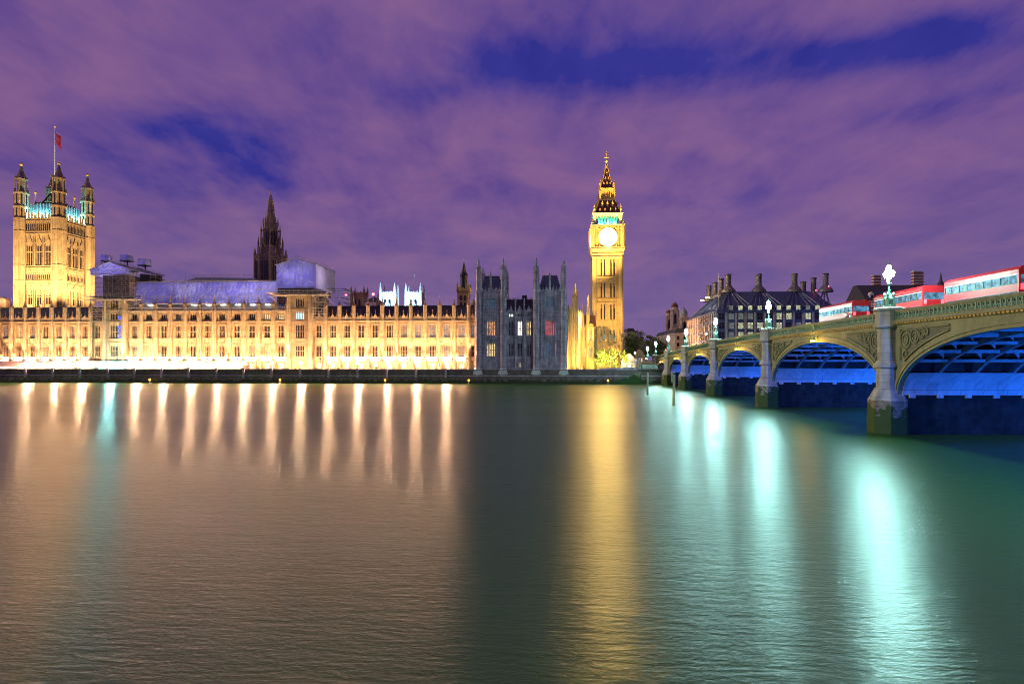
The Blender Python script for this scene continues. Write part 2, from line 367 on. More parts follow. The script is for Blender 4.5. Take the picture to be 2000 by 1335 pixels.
# ------------------------------------------------------------------ river wall
def river_wall():
    x0, x1 = -330, 38.5
    t = thing('river_wall', (-100, 216, 0), 'long dark stained stone embankment wall along the waterline below the palace terrace', 'wall')
    b = MB()
    b.ext([(215.2, -2), (215.7, 2.7), (216.9, 2.7), (217.4, -2)], x0, x1, 'yz')
    b.box(x0, 215.95, 2.703, x1, 216.8, 4.72)
    b.build('wall_face', 'wall_wet', t)
    b = MB(); b.box(x0, 215.5, 2.55, x1, 215.93, 2.85); b.box(x0, 215.8, 4.73, x1, 216.95, 4.98)
    b.build('coping', 'stone_purple_lit', t)
    return t
RW = river_wall()
LAMPX = [-2, 51.5, 104.8, 158, 211.7, 264.3, 316.8, 370, 423.6, 477, 531, 587, 642, 698.6, 756, 813, 871, 924]
for px in LAMPX[:-1]:
    x = ax(px, 216); b = MB(); b.box(x - .35, 215.3, 2.0, x + .35, 215.79, 5.1); b.fr(x, 215.7, 5.1, .5, 5.35, .3, 4); b.build('pilaster', 'stone_purple_lit', RW)
def terrace_lamp(x, label, teal=False):
    t = thing('terrace_lamp', (x, 216.4, 4.98), label, 'lamp post', 'globe lamps along the terrace wall')
    b = MB(); b.lathe([(.22, 4.98), (.16, 5.3), (.07, 5.4), (.06, 6.6), (.12, 6.7), (.12, 6.78)], x, 216.4, 8); b.build('post', 'iron_black', t)
    b = MB(); b.ball((x, 216.4, 7.02), .25, 10, 6); b.build('globe', 'globe_teal' if teal else 'globe_white', t, True)
    b = MB(); b.lathe([(.1, 7.25), (.02, 7.45)], x, 216.4, 6); b.build('cap', 'iron_black', t)
for i, px in enumerate(LAMPX[1:-1]):
    terrace_lamp(ax(px, 216.4), ('bluish white' if i == 3 else 'white') + ' globe lamp on the terrace wall, %s from the left edge' % ORD[i], i == 3)
# ------------------------------------------------------------------ palace ranges
YF = 226.0
CACHE = {}
def cached(key, fn):
    if key not in CACHE: CACHE[key] = fn()
    return CACHE[key]
def win_frame(wd, ht, lights=4, transom=True, m='stone', d=.35):
    def f():
        b = MB(); h = wd / 2; mw = .045 if m != 'stone_purple_lit' else .15
        b.box(-h - .12, -.05, -.14, h + .12, d, -.001); b.box(-h - .1, -.06, ht + .001, h + .1, d, ht + .16)
        for i in range(lights + 1):
            u = -h + wd * i / lights; b.box(u - mw, 0, 0, u + mw, d - .06, ht)
        if transom: b.box(-h, .02, ht * .45, h, d - .09, ht * .45 + .16)
        lw = wd / lights
        for i in range(lights):         # pointed heads of the lights
            u = -h + lw * (i + .5); zt = ht - .001
            b.ext([(u - lw / 2 + .06, zt), (u - lw / 2 + .06, zt - lw * .95), (u, zt - .12)], .03, d - .1)
            b.ext([(u + lw / 2 - .06, zt), (u, zt - .12), (u + lw / 2 - .06, zt - lw * .95)], .035, d - .1)
        return b.mesh('window_frame', m)
    return cached(('wf', wd, ht, lights, transom, m), f)
def win_pane(wd, ht, m):
    def f():
        b = MB(); b.box(-wd / 2, .27, 0, wd / 2, .29, ht); return b.mesh('pane', m)
    return cached(('wp', wd, ht, m), f)
def window(parent, x, y, z, wd, ht, m='glass_dark', lights=4, transom=True, fm='stone', rot=0):
    o = put('window', win_frame(wd, ht, lights, transom, fm), (x, y, z), parent)
    p = put('pane', win_pane(wd, ht, m), (x, y, z), o)
    if rot: o.rotation_euler.z = rot
    return o
def turret_mesh(m, z1, zt, r=.72, spire=2.5):
    def f():
        b = MB()
        b.lathe([(r * 1.35, GZ), (r * 1.35, 8.2), (r * 1.0, 8.9), (r, z1)], 0, -.35, 8)
        for z in (8.3, 13.95, 15.95, z1 - .25): b.fr(0, -.35, z, r * 1.25, z + .28, r * 1.25, 8)
        b.fr(0, -.35, z1 + .03, r * .86, zt, r * .86, 8)
        for k in range(8):              # thin shafts up the corners of the octagon
            a = math.pi / 8 + k * math.pi / 4
            b.box(r * 1.02 * math.cos(a) - .06, -.35 + r * 1.02 * math.sin(a) - .06, 9, r * 1.02 * math.cos(a) + .06, -.35 + r * 1.02 * math.sin(a) + .06, z1 - .3)
            b.box(r * .9 * math.cos(a) - .05, -.35 + r * .9 * math.sin(a) - .05, z1 + .3, r * .9 * math.cos(a) + .05, -.35 + r * .9 * math.sin(a) + .05, zt + .35)
        b.fr(0, -.35, zt, r * 1.12, zt + .25, r * 1.12, 8); b.fr(0, -.35, z1 + (zt - z1) * .45, r * 1.05, z1 + (zt - z1) * .45 + .2, r * 1.05, 8)
        return b.mesh('buttress', m)
    def g():
        b = MB(); z = zt + .25
        b.lathe([(r * .8, z), (r * .42, z + spire * .45), (.09, z + spire), (.05, z + spire + .35)], 0, -.35, 8)
        for k in range(4):
            a = k * math.pi / 2 + math.pi / 4; b.fr(r * .8 * math.cos(a), -.35 + r * .8 * math.sin(a), z, .13, z + .75, .01, 4)
        return b.mesh('pinnacle', 'stone_brown' if m == 'stone' else m)
    def h():
        b = MB(); b.ball((0, -.35, zt + .25 + spire + .35), .14, 6, 4).tube((0, -.35, zt + .6 + spire), (0, -.35, zt + 1.4 + spire), .03)
        return b.mesh('finial', 'gilt')
    return [cached((k, m, z1, zt, r, spire), fn) for k, fn in (('tb', f), ('tp', g), ('tf', h))]
def turret(parent, x, y, m, z1, zt, r=.72, spire=2.5):
    a, b, c = turret_mesh(m, z1, zt, r, spire)
    o = put('buttress', a, (x, y, 0), parent); p = put('pinnacle', b, (x, y, 0), o); f = put('finial', c, (x, y, 0), p)
    f.parent = o; f.location = (0, 0, 0)
    return o
def bay_range(name, label, xs, three=False, panes1=None, panes2=None, panes3=None, depth=13, roof='slate', lastx=None, strips=True, m='stone'):
    t = thing(name, ((xs[0] + xs[-1]) / 2, YF, GZ), label, 'palace wing')
    b = MB(); tr = MB(); cv = MB()
    top = 25.6 if three else 22.0
    rows = [(9.3, 13.2), (16.1, 20.7)] + ([(22.7, 25.0)] if three else [])
    hw = 1.12; Y = YF
    for i, (xa, xb) in enumerate(zip(xs, xs[1:])):
        c = (xa + xb) / 2
        b.box(xa, Y, GZ + .01, c - .8, Y + 1, 6.9); b.box(c + .8, Y, GZ + .01, xb, Y + 1, 6.9); b.box(xa, Y, 6.9, xb, Y + 1, 9.3)
        z = 9.3
        for (z0, z1) in rows:
            if z0 > z: b.box(xa, Y, z, xb, Y + 1, z0)
            b.box(xa, Y, z0, c - hw, Y + 1, z1); b.box(c + hw, Y, z0, xb, Y + 1, z1); z = z1
        b.box(xa, Y, z, xb, Y + 1, top)
        # tracery panelling: slender shafts, niches with canopies
        for u in (-1.95, -1.38, 1.38, 1.95):
            if abs(u) < (xb - xa) / 2 - .5:
                for z0, z1 in ((9.0, 13.9), (16.2, top - .3)):
                    tr.box(c + u - .07, Y - .14, z0, c + u + .07, Y, z1)
        for sg in (-1, 1):
            u = c + sg * 1.66
            for z0 in (10.4, 17.6):
                cv.fr(u, Y - .12, z0, .20, z0 + .18, .24, 6); cv.lathe([(.13, z0 + .2), (.17, z0 + .7), (.11, z0 + 1.15), (.1, z0 + 1.4)], u, Y - .14, 6); cv.fr(u, Y - .12, z0 + 1.75, .22, z0 + 2.5, .03, 6)
        for (z0, z1) in rows[:2]:
            tr.box(c - hw - .25, Y - .16, z1 + .22, c + hw + .25, Y, z1 + .38)
            for k in range(5): tr.fr(c - hw + .1 + k * (2 * hw - .2) / 4, Y - .08, z1 + .38, .14, z1 + .85, .01, 4)
        # carved heraldic band
        cv.ext([(c - .5, 15.6), (c + .5, 15.6), (c + .42, 14.8), (c, 14.35), (c - .42, 14.8)], Y - .2, Y - .002)
        for sg in (-1, 1):
            for k in range(2):
                u = c + sg * (.85 + k * .42); cv.ext([(u - .2, 14.9), (u, 15.6), (u + .2, 14.95), (u, 14.4)], Y - .15 - .02 * k, Y - .002)
            cv.ext([(c + sg * .55, 15.65), (c + sg * .72, 14.4), (c + sg * .62, 14.35)][::sg], Y - .1, Y - .002)
        # parapet with crest
        if not three:
            tr.box(xa + .6, Y - .12, 22.45, xb - .6, Y + .2, 23.3)
            n = 7
            for k in range(n):
                u = xa + .8 + (xb - xa - 1.6) * (k + .5) / n; tr.box(u - .14, Y - .1, 23.3, u + .14, Y + .18, 23.3 + (.45 if k % 2 else .15))
            cv.ext([(c - .7, 23.3), (c + .7, 23.3), (c + .45, 24.0), (c + .16, 24.2), (c, 24.9), (c - .16, 24.2), (c - .45, 24.0)], Y - .18, Y + .1)
            cv.tube((c, Y - .04, 24.8), (c, Y - .04, 26.0), .06); cv.ball((c, Y - .04, 25.6), .13, 6, 4)
            for u in (-1.35, 1.35): cv.fr(c + u, Y, 23.3, .1, 25.2, .02, 4)
        else:
            for k in range(5):
                u = xa + .8 + (xb - xa - 1.6) * (k + .5) / 5; tr.box(u - .28, Y - .1, 26.15, u + .28, Y + .18, 26.5)
    x0, x1 = xs[0], xs[-1]
    tr.box(x0, Y - .75, 8.25, x1, Y, 8.5); tr.box(x0, Y - .35, 8.05, x1, Y, 8.25)
    for z in (14.05, 15.85): tr.box(x0, Y - .18, z, x1, Y, z + .16)
    tr.box(x0, Y - .3, 21.75, x1, Y, 22.0); tr.box(x0, Y - .45, 22.0, x1, Y - .004, 22.16)
    if three: tr.box(x0, Y - .3, top, x1, Y + .6, top + .5)
    else: tr.box(x0, Y - .2, 22.16, x1, Y + .5, 22.44)
    b.box(x0, Y + 1, GZ + .01, x1, Y + depth, top - .1)
    b.build('wall', m, t); tr.build('moulding', m, t); cv.build('carving', m, t)
    r = MB(); zt = top + .4; rz = 27.2 if not three else 28.2
    r.ext([(Y + .55, zt), (Y + depth * .45, rz + .5), (Y + depth, zt)], x0 + .02, x1 - .02, 'yz'); 
    r.build('roof', roof, t)
    k = MB(); k.box(x0, Y + depth * .45 - .08, rz + .4, x1, Y + depth * .45 + .08, rz + .75); k.build('ridge_cresting', 'iron_black', t)
    for i, (xa, xb) in enumerate(zip(xs, xs[1:])):
        c = (xa + xb) / 2
        for r_, (z0, z1) in enumerate(rows):
            pl = (panes1, panes2, panes3)[r_] or {}
            window(t, c, Y + .42, z0, 2 * hw, z1 - z0, pl.get(i, 'glass_dark'), 4 if r_ < 2 else 3, r_ < 2)
        o = put('door', cached('doorm', lambda: MB().box(-.8, .3, 0, -.05, .38, 2.3).box(.05, .3, 0, .8, .38, 2.3).box(-.8, .29, 2.35, .8, .37, 2.88).mesh('door', 'white_frame')), (c, Y, GZ + .1), t)
    for x in xs: turret(t, x, Y, m, top + (.4 if three else .2), 27.2 if not three else 28.0)
    return t
def interp_xs(pxs, Y): return [ax(p, Y) for p in pxs]
XS_S = interp_xs([-57, -30, -3.5, 22.4, 48.8, 74.7, 100.8, 126.9, 152.8, 177.2], YF - .35)
XS_C = interp_xs([247, 276, 304.6, 333, 361.6, 390, 418.7, 447.6, 476.5, 505.8, 535, 562], YF - .35)
XS_N = interp_xs([609.5, 635.6, 663, 690.8, 718.6, 746.6, 774.2, 802.3, 830.3, 858.6, 886.7, 915.3, 931], YF - .35)
rS = bay_range('palace_wing', 'floodlit honey stone palace wing at far left below the great square tower', XS_S, panes2={2: 'glow_blue', 3: 'glow_warm', 4: 'glow_blue', 6: 'glow_dim', 7: 'glow_dim'}, panes1={5: 'glow_dim'})
rC = bay_range('palace_wing', 'floodlit middle palace wing of three storeys under the long purple sheeting', XS_C, True, panes3={9: 'glow_warm', 10: 'glow_warm', 3: 'glow_dim'}, panes1={1: 'glow_warm', 8: 'glow_dim', 9: 'glow_warm'})
rN = bay_range('palace_wing', 'floodlit honey stone palace wing with steep slate roof left of the dark pavilion', XS_N, panes2={6: 'glow_dim', 7: 'glow_blue', 8: 'glow_blue', 9: 'glow_blue', 10: 'glow_blue', 11: 'glow_blue'}, panes1={9: 'glow_dim', 10: 'glow_dim'})
# luminous strips standing on the first-floor ledge: these light the facade
strips = []
for xs in (XS_S[2:], XS_C, XS_N[1:]):
    for xa, xb in zip(xs, xs[1:]):
        if xb - xa > 3.5: strips.append(((xa + xb) / 2, (xb - xa) - 1.0))
strips.sort()
for i, (c, L) in enumerate(strips):
    t = thing('strip_light', (c, YF - .95, 8.5), 'long bright strip light on the palace ledge, %s from the left' % ORD[i], 'strip light', 'strip lights along the palace ledge')
    b = MB(); b.box(c - L / 2, YF - 1.1, 8.45, c + L / 2, YF - .8, 8.56); b.build('housing', 'iron_black', t)
    b = MB(); b.box(c - L / 2 + .05, YF - 1.07, 8.563, c + L / 2 - .05, YF - .83, 8.68); b.build('tube', 'strip', t)
    b = MB(); b.box(c - L / 2 + .3, YF - .7, 7.85, c + L / 2 - .3, YF - .55, 7.95); b.build('lower_tube', 'strip_low', t)
    b = MB(); b.box(c - L / 2 + .2, YF - 1.05, 8.3, c - L / 2 + .3, YF - .77, 8.449); b.box(c + L / 2 - .3, YF - 1.05, 8.3, c + L / 2 - .2, YF - .77, 8.449); b.build('bracket', 'iron_black', t)
# ------------------------------------------------------------------ square bay towers under scaffolding
def bay_tower(label, p0, p1, panes, top=31.5):
    x0, x1 = ax(p0, YF - 1.5), ax(p1, YF - 1.5); c = (x0 + x1) / 2; Y = YF - 1.5
    t = thing('palace_tower', (c, Y, GZ), label, 'tower')
    b = MB(); hw = 1.5; rows = [(9.4, 13.4), (16.0, 20.9), (22.7, 25.3), (27.0, 30.2)]
    z = GZ + .02
    for z0, z1 in rows:
        b.box(x0, Y, z, x1, Y + 1, z0); b.box(x0, Y, z0, c - hw, Y + 1, z1); b.box(c + hw, Y, z0, x1, Y + 1, z1); z = z1
    b.box(x0, Y, z, x1, Y + 1, top); b.box(x0, Y + 1, GZ + .02, x1, Y + 18, top - .05)
    b.build('wall', 'stone', t)
    tr = MB()
    for z in (8.3, 14.2, 15.6, 21.8, 26.0): tr.box(x0 - .1, Y - .2, z, x1 + .1, Y, z + .25)
    for u in (-3.1, -2.5, -1.9, 1.9, 2.5, 3.1): tr.box(c + u - .07, Y - .15, 9, c + u + .07, Y, 26)
    for sg in (-1, 1):
        for z in (27.6, 28.8, 29.9): tr.ext([(c + sg * 2.5 - .3, z), (c + sg * 2.5, z - .4), (c + sg * 2.5 + .3, z), (c + sg * 2.5, z + .4)], Y - .12, Y - .001)
    for k in range(9): tr.fr(c - 3 + k * .75, Y - .1, 25.3 + .95, .2, 27.0, .02, 4)
    tr.build('moulding', 'stone', t)
    for i, (z0, z1) in enumerate(rows): window(t, c, Y + .12, z0, 2 * hw, z1 - z0, panes[i], 5, i < 2)
    sh = cached('ts', lambda: MB().lathe([(1.0, GZ), (1.0, 8.3), (.8, 9), (.8, 26.3), (.65, 26.4), (.65, 31.4)], 0, 0, 8).mesh('corner_shaft', 'stone'))
    for x in (x0 + .3, x1 - .3): put('corner_shaft', sh, (x, Y - .1, 0), t)
    return t
bay_tower('dim brown stone bay tower beneath the scaffold with three boxes on its roof', 203, 244, ['glass_dark', 'glass_dark', 'glass_dark', 'glass_dark'])
bay_tower('dim brown stone bay tower beneath the big purple sheeted box', 563, 608, ['glass_dark', 'glass_dark', 'glow_cyan', 'glass_dark'])
def link_bay(label, p0, p1, top, pane1='glass_dark'):
    Y = YF + .6; x0, x1 = ax(p0, Y), ax(p1, Y); c = (x0 + x1) / 2
    t = thing('palace_bay', (c, Y, GZ), label, 'palace bay'); b = MB(); hw = .95; z = GZ + .01
    rows = [(9.3, 13.2), (16.1, 20.7)]
    for z0, z1 in rows:
        b.box(x0, Y, z, x1, Y + 1, z0); b.box(x0, Y, z0, c - hw, Y + 1, z1); b.box(c + hw, Y, z0, x1, Y + 1, z1); z = z1
    b.box(x0, Y, z, x1, Y + 1, top); b.box(x0, Y + 1, GZ + .01, x1, Y + 12, top)
    b.build('wall', 'stone', t)
    tr = MB()
    for z in (8.3, 14.1, 15.8, 21.8): tr.box(x0, Y - .15, z, x1, Y, z + .2)
    tr.build('moulding', 'stone', t)
    for z0, z1 in rows: window(t, c, Y + .12, z0, 2 * hw, z1 - z0, pane1, 3)
link_bay('narrow unlit palace bay left of the scaffolded brown tower', 178, 202.6, 22.6)
link_bay('narrow palace bay behind zigzag scaffold right of the tower under the purple box', 609.6, 634.5, 22.7)
# blue projected light signs on the south tower
b = MB(); Y = YF - 1.72
for (py0, py1) in ((617, 624), (635, 641), (642, 650), (652, 661)):
    p = at(232.6, py1, Y); p2 = at(235.2, py0, Y); c = (p + p2) / 2; b.ring((c.x, Y, c.z), (p2.z - p.z) * .42, .13, 'y', 10, 4)
tag(b.build('blue_light_sign', 'neon_blue'), 'column of glowing blue ring lights on the scaffolded brown tower', 'light sign')
# ------------------------------------------------------------------ scaffolding and sheeting
def scaffold(label, x0, x1, y0, y1, z0, z1, dx=2.4, dz=2.0, boards=True, diag=True, over=.8):
    t = thing('scaffolding', ((x0 + x1) / 2, y0, z0), label, 'scaffold')
    b = MB(); n = max(1, round((x1 - x0) / dx)); r = .055; k = max(1, round((z1 - z0) / dz)); ny = max(1, round((y1 - y0) / 2.6))
    ys = [y0 + (y1 - y0) * j / ny for j in range(ny + 1)]
    xs = [x0 + (x1 - x0) * i / n for i in range(n + 1)]
    for x in xs:
        for y in ys:
            if x in (xs[0], xs[-1]) or y in (ys[0], ys[-1]): b.tube((x, y, z0), (x, y, z1 + over * random.random()), r, 4)
    for j in range(k + 1):
        z = z0 + (z1 - z0) * j / k
        for y in (ys[0], ys[-1]): b.tube((x0 - over * random.random(), y, z), (x1 + over * random.random(), y, z), r, 4); b.tube((x0, y, z + .9), (x1, y, z + .9), r * .8, 4)
        for x in (xs[0], xs[-1]): b.tube((x, y0 - over * random.random(), z), (x, y1 + over * random.random(), z), r, 4)
    if diag:
        for j in range(k):
            for i in range(n):
                if random.random() < .45:
                    za, zb = z0 + (z1 - z0) * j / k, z0 + (z1 - z0) * (j + 1) / k
                    if random.random() < .5: za, zb = zb, za
                    b.tube((xs[i], y0, za), (xs[i + 1], y0, zb), r, 4)
            b.tube((xs[-1], ys[0], z0 + (z1 - z0) * j / k), (xs[-1], ys[-1], z0 + (z1 - z0) * (j + 1) / k), r, 4)
    b.build('tubes', 'steel_pipe', t)
    if boards:
        q = MB()
        for j in range(1, k + 1):
            z = z0 + (z1 - z0) * j / k; q.box(x0, y0 - .1, z + .06, x1, y0 + .8, z + .12); q.box(x1 - .8, y0 + .81, z + .06, x1 + .1, y1, z + .12)
        q.build('boards', 'scaffold_board', t)
    return t
def shed(label, p0, p1, apex, eave, bottom, ye, sheet, side, y0, yb=None, base_sheet=None):
    """gabled sheeted shelter: front gable at y0, ridge running back to ye"""
    x0, x1 = ax(p0, y0), ax(p1, y0); ze = az(p1, eave, y0); zb = az(p1, bottom, y0); zp = az((p0 + p1) / 2, apex, y0); c = (x0 + x1) / 2
    t = thing('sheeted_shelter', (c, y0, zb), label, 'scaffold shelter')
    def crumple(pts_fn, nu, nv, amp):
        b = MB(); vs = []; random.seed(int(c))
        for j in range(nv + 1):
            for i in range(nu + 1):
                p = Vector(pts_fn(i / nu, j / nv)); edge = i in (0, nu) or j in (0, nv)
                vs.append(tuple(p + (Vector((random.uniform(-1, 1), random.uniform(-1, 1), 0)) * amp * (.25 if edge else 1))))
        fs = [(j * (nu + 1) + i, j * (nu + 1) + i + 1, (j + 1) * (nu + 1) + i + 1, (j + 1) * (nu + 1) + i) for j in range(nv) for i in range(nu)]
        b.add(vs, fs); return b
    def front(u, v):
        x = x0 + (x1 - x0) * u; zt = ze + (zp - ze) * (1 - abs(2 * u - 1)); return (x, y0, zb + (zt - zb) * v)
    crumple(front, 16, 8, .16).build('front_sheet', sheet, t)
    if side: crumple(lambda u, v: (x1 + .05, y0 + (ye - y0) * u, (zb if yb is None else yb) + (ze - (zb if yb is None else yb)) * v), 12, 8, .12).build('side_sheet', side, t)
    crumple(lambda u, v: (x0 - .05, y0 + (ye - y0) * u, zb + (ze - zb) * v), 8, 5, .1).build('rear_side_sheet', sheet, t)
    b = MB(); ov = .5
    for sg, xe in ((-1, x0 - ov), (1, x1 + ov)):
        b.ext([(xe, ze - .3), (c, zp + .02), (c, zp + .2), (xe, ze - .12)][::sg], y0 - .4, ye + .5)
    b.build('roof', 'lead', t)
    for u in (.28, .72): lamp('POINT', 'sheet_glow_fill', t, (x0 + (x1 - x0) * u, y0 + 4, (zb + ze) / 2), 900, (.70, .62, 1.0), radius=.6)  # added lamps behind the sheets to make them glow
    q = MB()
    for y in (y0 + .1, (y0 + ye) / 2, ye):
        q.tube((x0, y, ze + .9), (c, y, zp + 1.0), .05, 4); q.tube((c, y, zp + 1.0), (x1, y, ze + .9), .05, 4)
        for u in (0, .25, .5, .75, 1): 
            x = x0 + (x1 - x0) * u; zt = ze + (zp - ze) * (1 - abs(2 * u - 1)); q.tube((x, y, zt - .4), (x, y, zt + 1.3), .05, 4)
    for x, z in ((x0, ze + .9), (c, zp + 1), (x1, ze + .9)): q.tube((x, y0, z), (x, ye, z), .05, 4)
    for k in (.0, .34, .68, 1.0): q.tube((x0, y0 - .25, zb + (ze - zb) * k), (x1, y0 - .25, zb + (ze - zb) * k), .055, 4)
    for k in range(7): x = x0 + (x1 - x0) * k / 6; q.tube((x, y0 - .28, zb), (x, y0 - .28, ze), .05, 4)
    q.build('guard_rails', 'steel_pipe', t)
    return t, x0, x1, zb, ze, zp
YS = YF - 2.6
shed('purple sheeted gable shelter with three covered boxes on top beside the great square tower', 177, 252.5, 511.5, 525, 536, YF + 17, 'sheeting', None, YS)
shed('large purple and white sheeted box shelter right of the dark central spire', 540, 616.5, 506, 515, 562, YF + 18, 'sheeting', 'sheeting_pale', YS)
xa, xb = ax(186, YS), ax(252.5, YS)
scaffold('dark scaffold cage under the sheeted gable with three boxes', xa, xb, YS + .2, YF + 17, az(220, 578, YS), az(220, 534, YS), 1.7, 1.5)
b = MB(); b.box(xa + 1.5, YS + 2.0, az(220, 578, YS), xb - 1.2, YF + 15, az(220, 536, YS)); tag(b.build('tower_upper_stage', 'stone_brown'), 'dark tower upper stage inside the scaffold cage with three boxes', 'tower stage')
# scaffold decks (pale platforms) round both towers
def deck(label, p0, p1, py0, py1):
    y0, y1 = YS - 1.8, YF + 2; x0, x1 = ax(p0, y0), ax(p1, y0); z0, z1 = az((p0 + p1) / 2, py1, y0), az((p0 + p1) / 2, py0, y0)
    t = thing('scaffold_deck', ((x0 + x1) / 2, y0, z0), label, 'scaffold deck')
    b = MB(); b.box(x0, y0, z0 + .5, x1, y1, z0 + .7); b.box(x0 - 2, y0 + .4, z1, x1 - 2.5, y1, z1 + .12); b.build('boards', 'scaffold_board', t)
    b = MB()
    for i in range(13):
        x = x0 + (x1 - x0) * i / 12; b.tube((x, y0, z0), (x, y0, z1 + 1.0), .06, 4); b.tube((x, y0, z0 + .3), (x, y1, z0 + .3), .07, 4)
        if i % 3 == 0: b.tube((x, y0, z0), (x + 1, y1, z0 - 3), .06, 4)
    for z in (z0 + .3, z0 + 1.2, z1 + .6, z1 + 1.0): b.tube((x0 - 1, y0, z), (x1 + 1.2, y0, z), .07, 4); b.tube((x1, y0, z), (x1, y1, z), .07, 4)
    b.build('tubes', 'steel_pipe', t)
deck('pale scaffold deck below the cage with three boxes', 169, 262, 578, 587)
deck('pale scaffold deck below the large purple sheeted box', 529, 637, 571, 578)
scaffold('zigzag tube scaffold beside the brown bay tower under the large purple box', ax(610, YS), ax(633, YS), YS, YF + .4, 22.4, az(620, 578, YS), 2.2, 2.0, True, True)
scaffold('loose tube scaffold hanging left of the brown bay tower near the great square tower', ax(178, YS), ax(201, YS), YS, YF + .4, 22.0, az(190, 588, YS), 2.0, 1.8, True, True)
scaffold('dark receding scaffold behind the right side of the large purple box', ax(630, YF + 8), ax(672, YF + 8), YF + 8, YF + 16, 26.0, az(640, 564, YF + 8), 2.2, 1.8)
scaffold('dark receding scaffold behind the right side of the gable with three boxes', ax(255, YF + 8), ax(307, YF + 12), YF + 8, YF + 17, az(280, 549, YF + 8), az(280, 532, YF + 8), 2.0, 1.4)
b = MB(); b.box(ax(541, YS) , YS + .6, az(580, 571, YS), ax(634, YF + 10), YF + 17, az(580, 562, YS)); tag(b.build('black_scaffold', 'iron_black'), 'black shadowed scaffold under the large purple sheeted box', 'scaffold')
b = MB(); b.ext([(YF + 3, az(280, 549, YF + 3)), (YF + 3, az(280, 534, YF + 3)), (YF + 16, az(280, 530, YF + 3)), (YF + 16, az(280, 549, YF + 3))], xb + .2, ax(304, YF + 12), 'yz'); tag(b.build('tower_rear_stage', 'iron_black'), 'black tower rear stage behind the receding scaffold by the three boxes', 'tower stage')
# three covered boxes
for (p0, p1, py0, py1, yy, lab) in ((197, 216, 497.5, 509, YF + 1, 'first purple sheeted box from the left on the gable scaffold'), (234, 257, 497.5, 508, YF + 5, 'middle purple sheeted box on the gable scaffold'), (269, 292, 505, 517, YF + 12, 'purple sheeted box furthest right on the gable scaffold')):
    x0, x1 = ax(p0, yy), ax(p1, yy); z0, z1 = az(p0, py1, yy), az(p0, py0, yy)
    t = thing('sheeted_box', ((x0 + x1) / 2, yy, z0), lab, 'sheeted box', 'sheeted boxes on the gable scaffold')
    b = MB(); d = x1 - x0
    b.add([(x0, yy, z0), (x0 + d * .63, yy, z0), (x0 + d * .63, yy, z1), (x0, yy, z1)], [(0, 1, 2, 3)]); b.box(x0, yy + .16, z1 - .12, x0 + d * .63, yy + d * .7, z1 - .02); b.box(x0, yy + d * .7, z0, x0 + d * .63, yy + d * .75, z1); b.build('sheet', 'sheeting', t); lamp('POINT', 'sheet_glow_fill', t, (x0 + d * .3, yy + d * .45, (z0 + z1) / 2), 75, (.62, .55, 1.0), radius=.3)  # added point lamp inside the box brightens its sheet
    b = MB(); b.box(x0 + d * .63, yy + .02, z0, x0 + d * .63 + .08, yy + d * .75, z1); b.build('side_sheet', 'sheeting_pale', t)
    b = MB(); b.box(x0 - .15, yy - .1, z0 - .25, x0 + d * .7, yy + d * .8, z0 - .01)
    b.tube((x0 + d * .5, yy + 1, z0 - 4.5), (x0 + d * .5, yy + 1, z0 - .2), .25, 6)
    for u in (.0, .3, .6): b.tube((x0 + d * u, yy + .5, z0 - 3), (x0 + d * u, yy + .5, z0 - .2), .06, 4)
    b.build('support', 'iron_black', t)
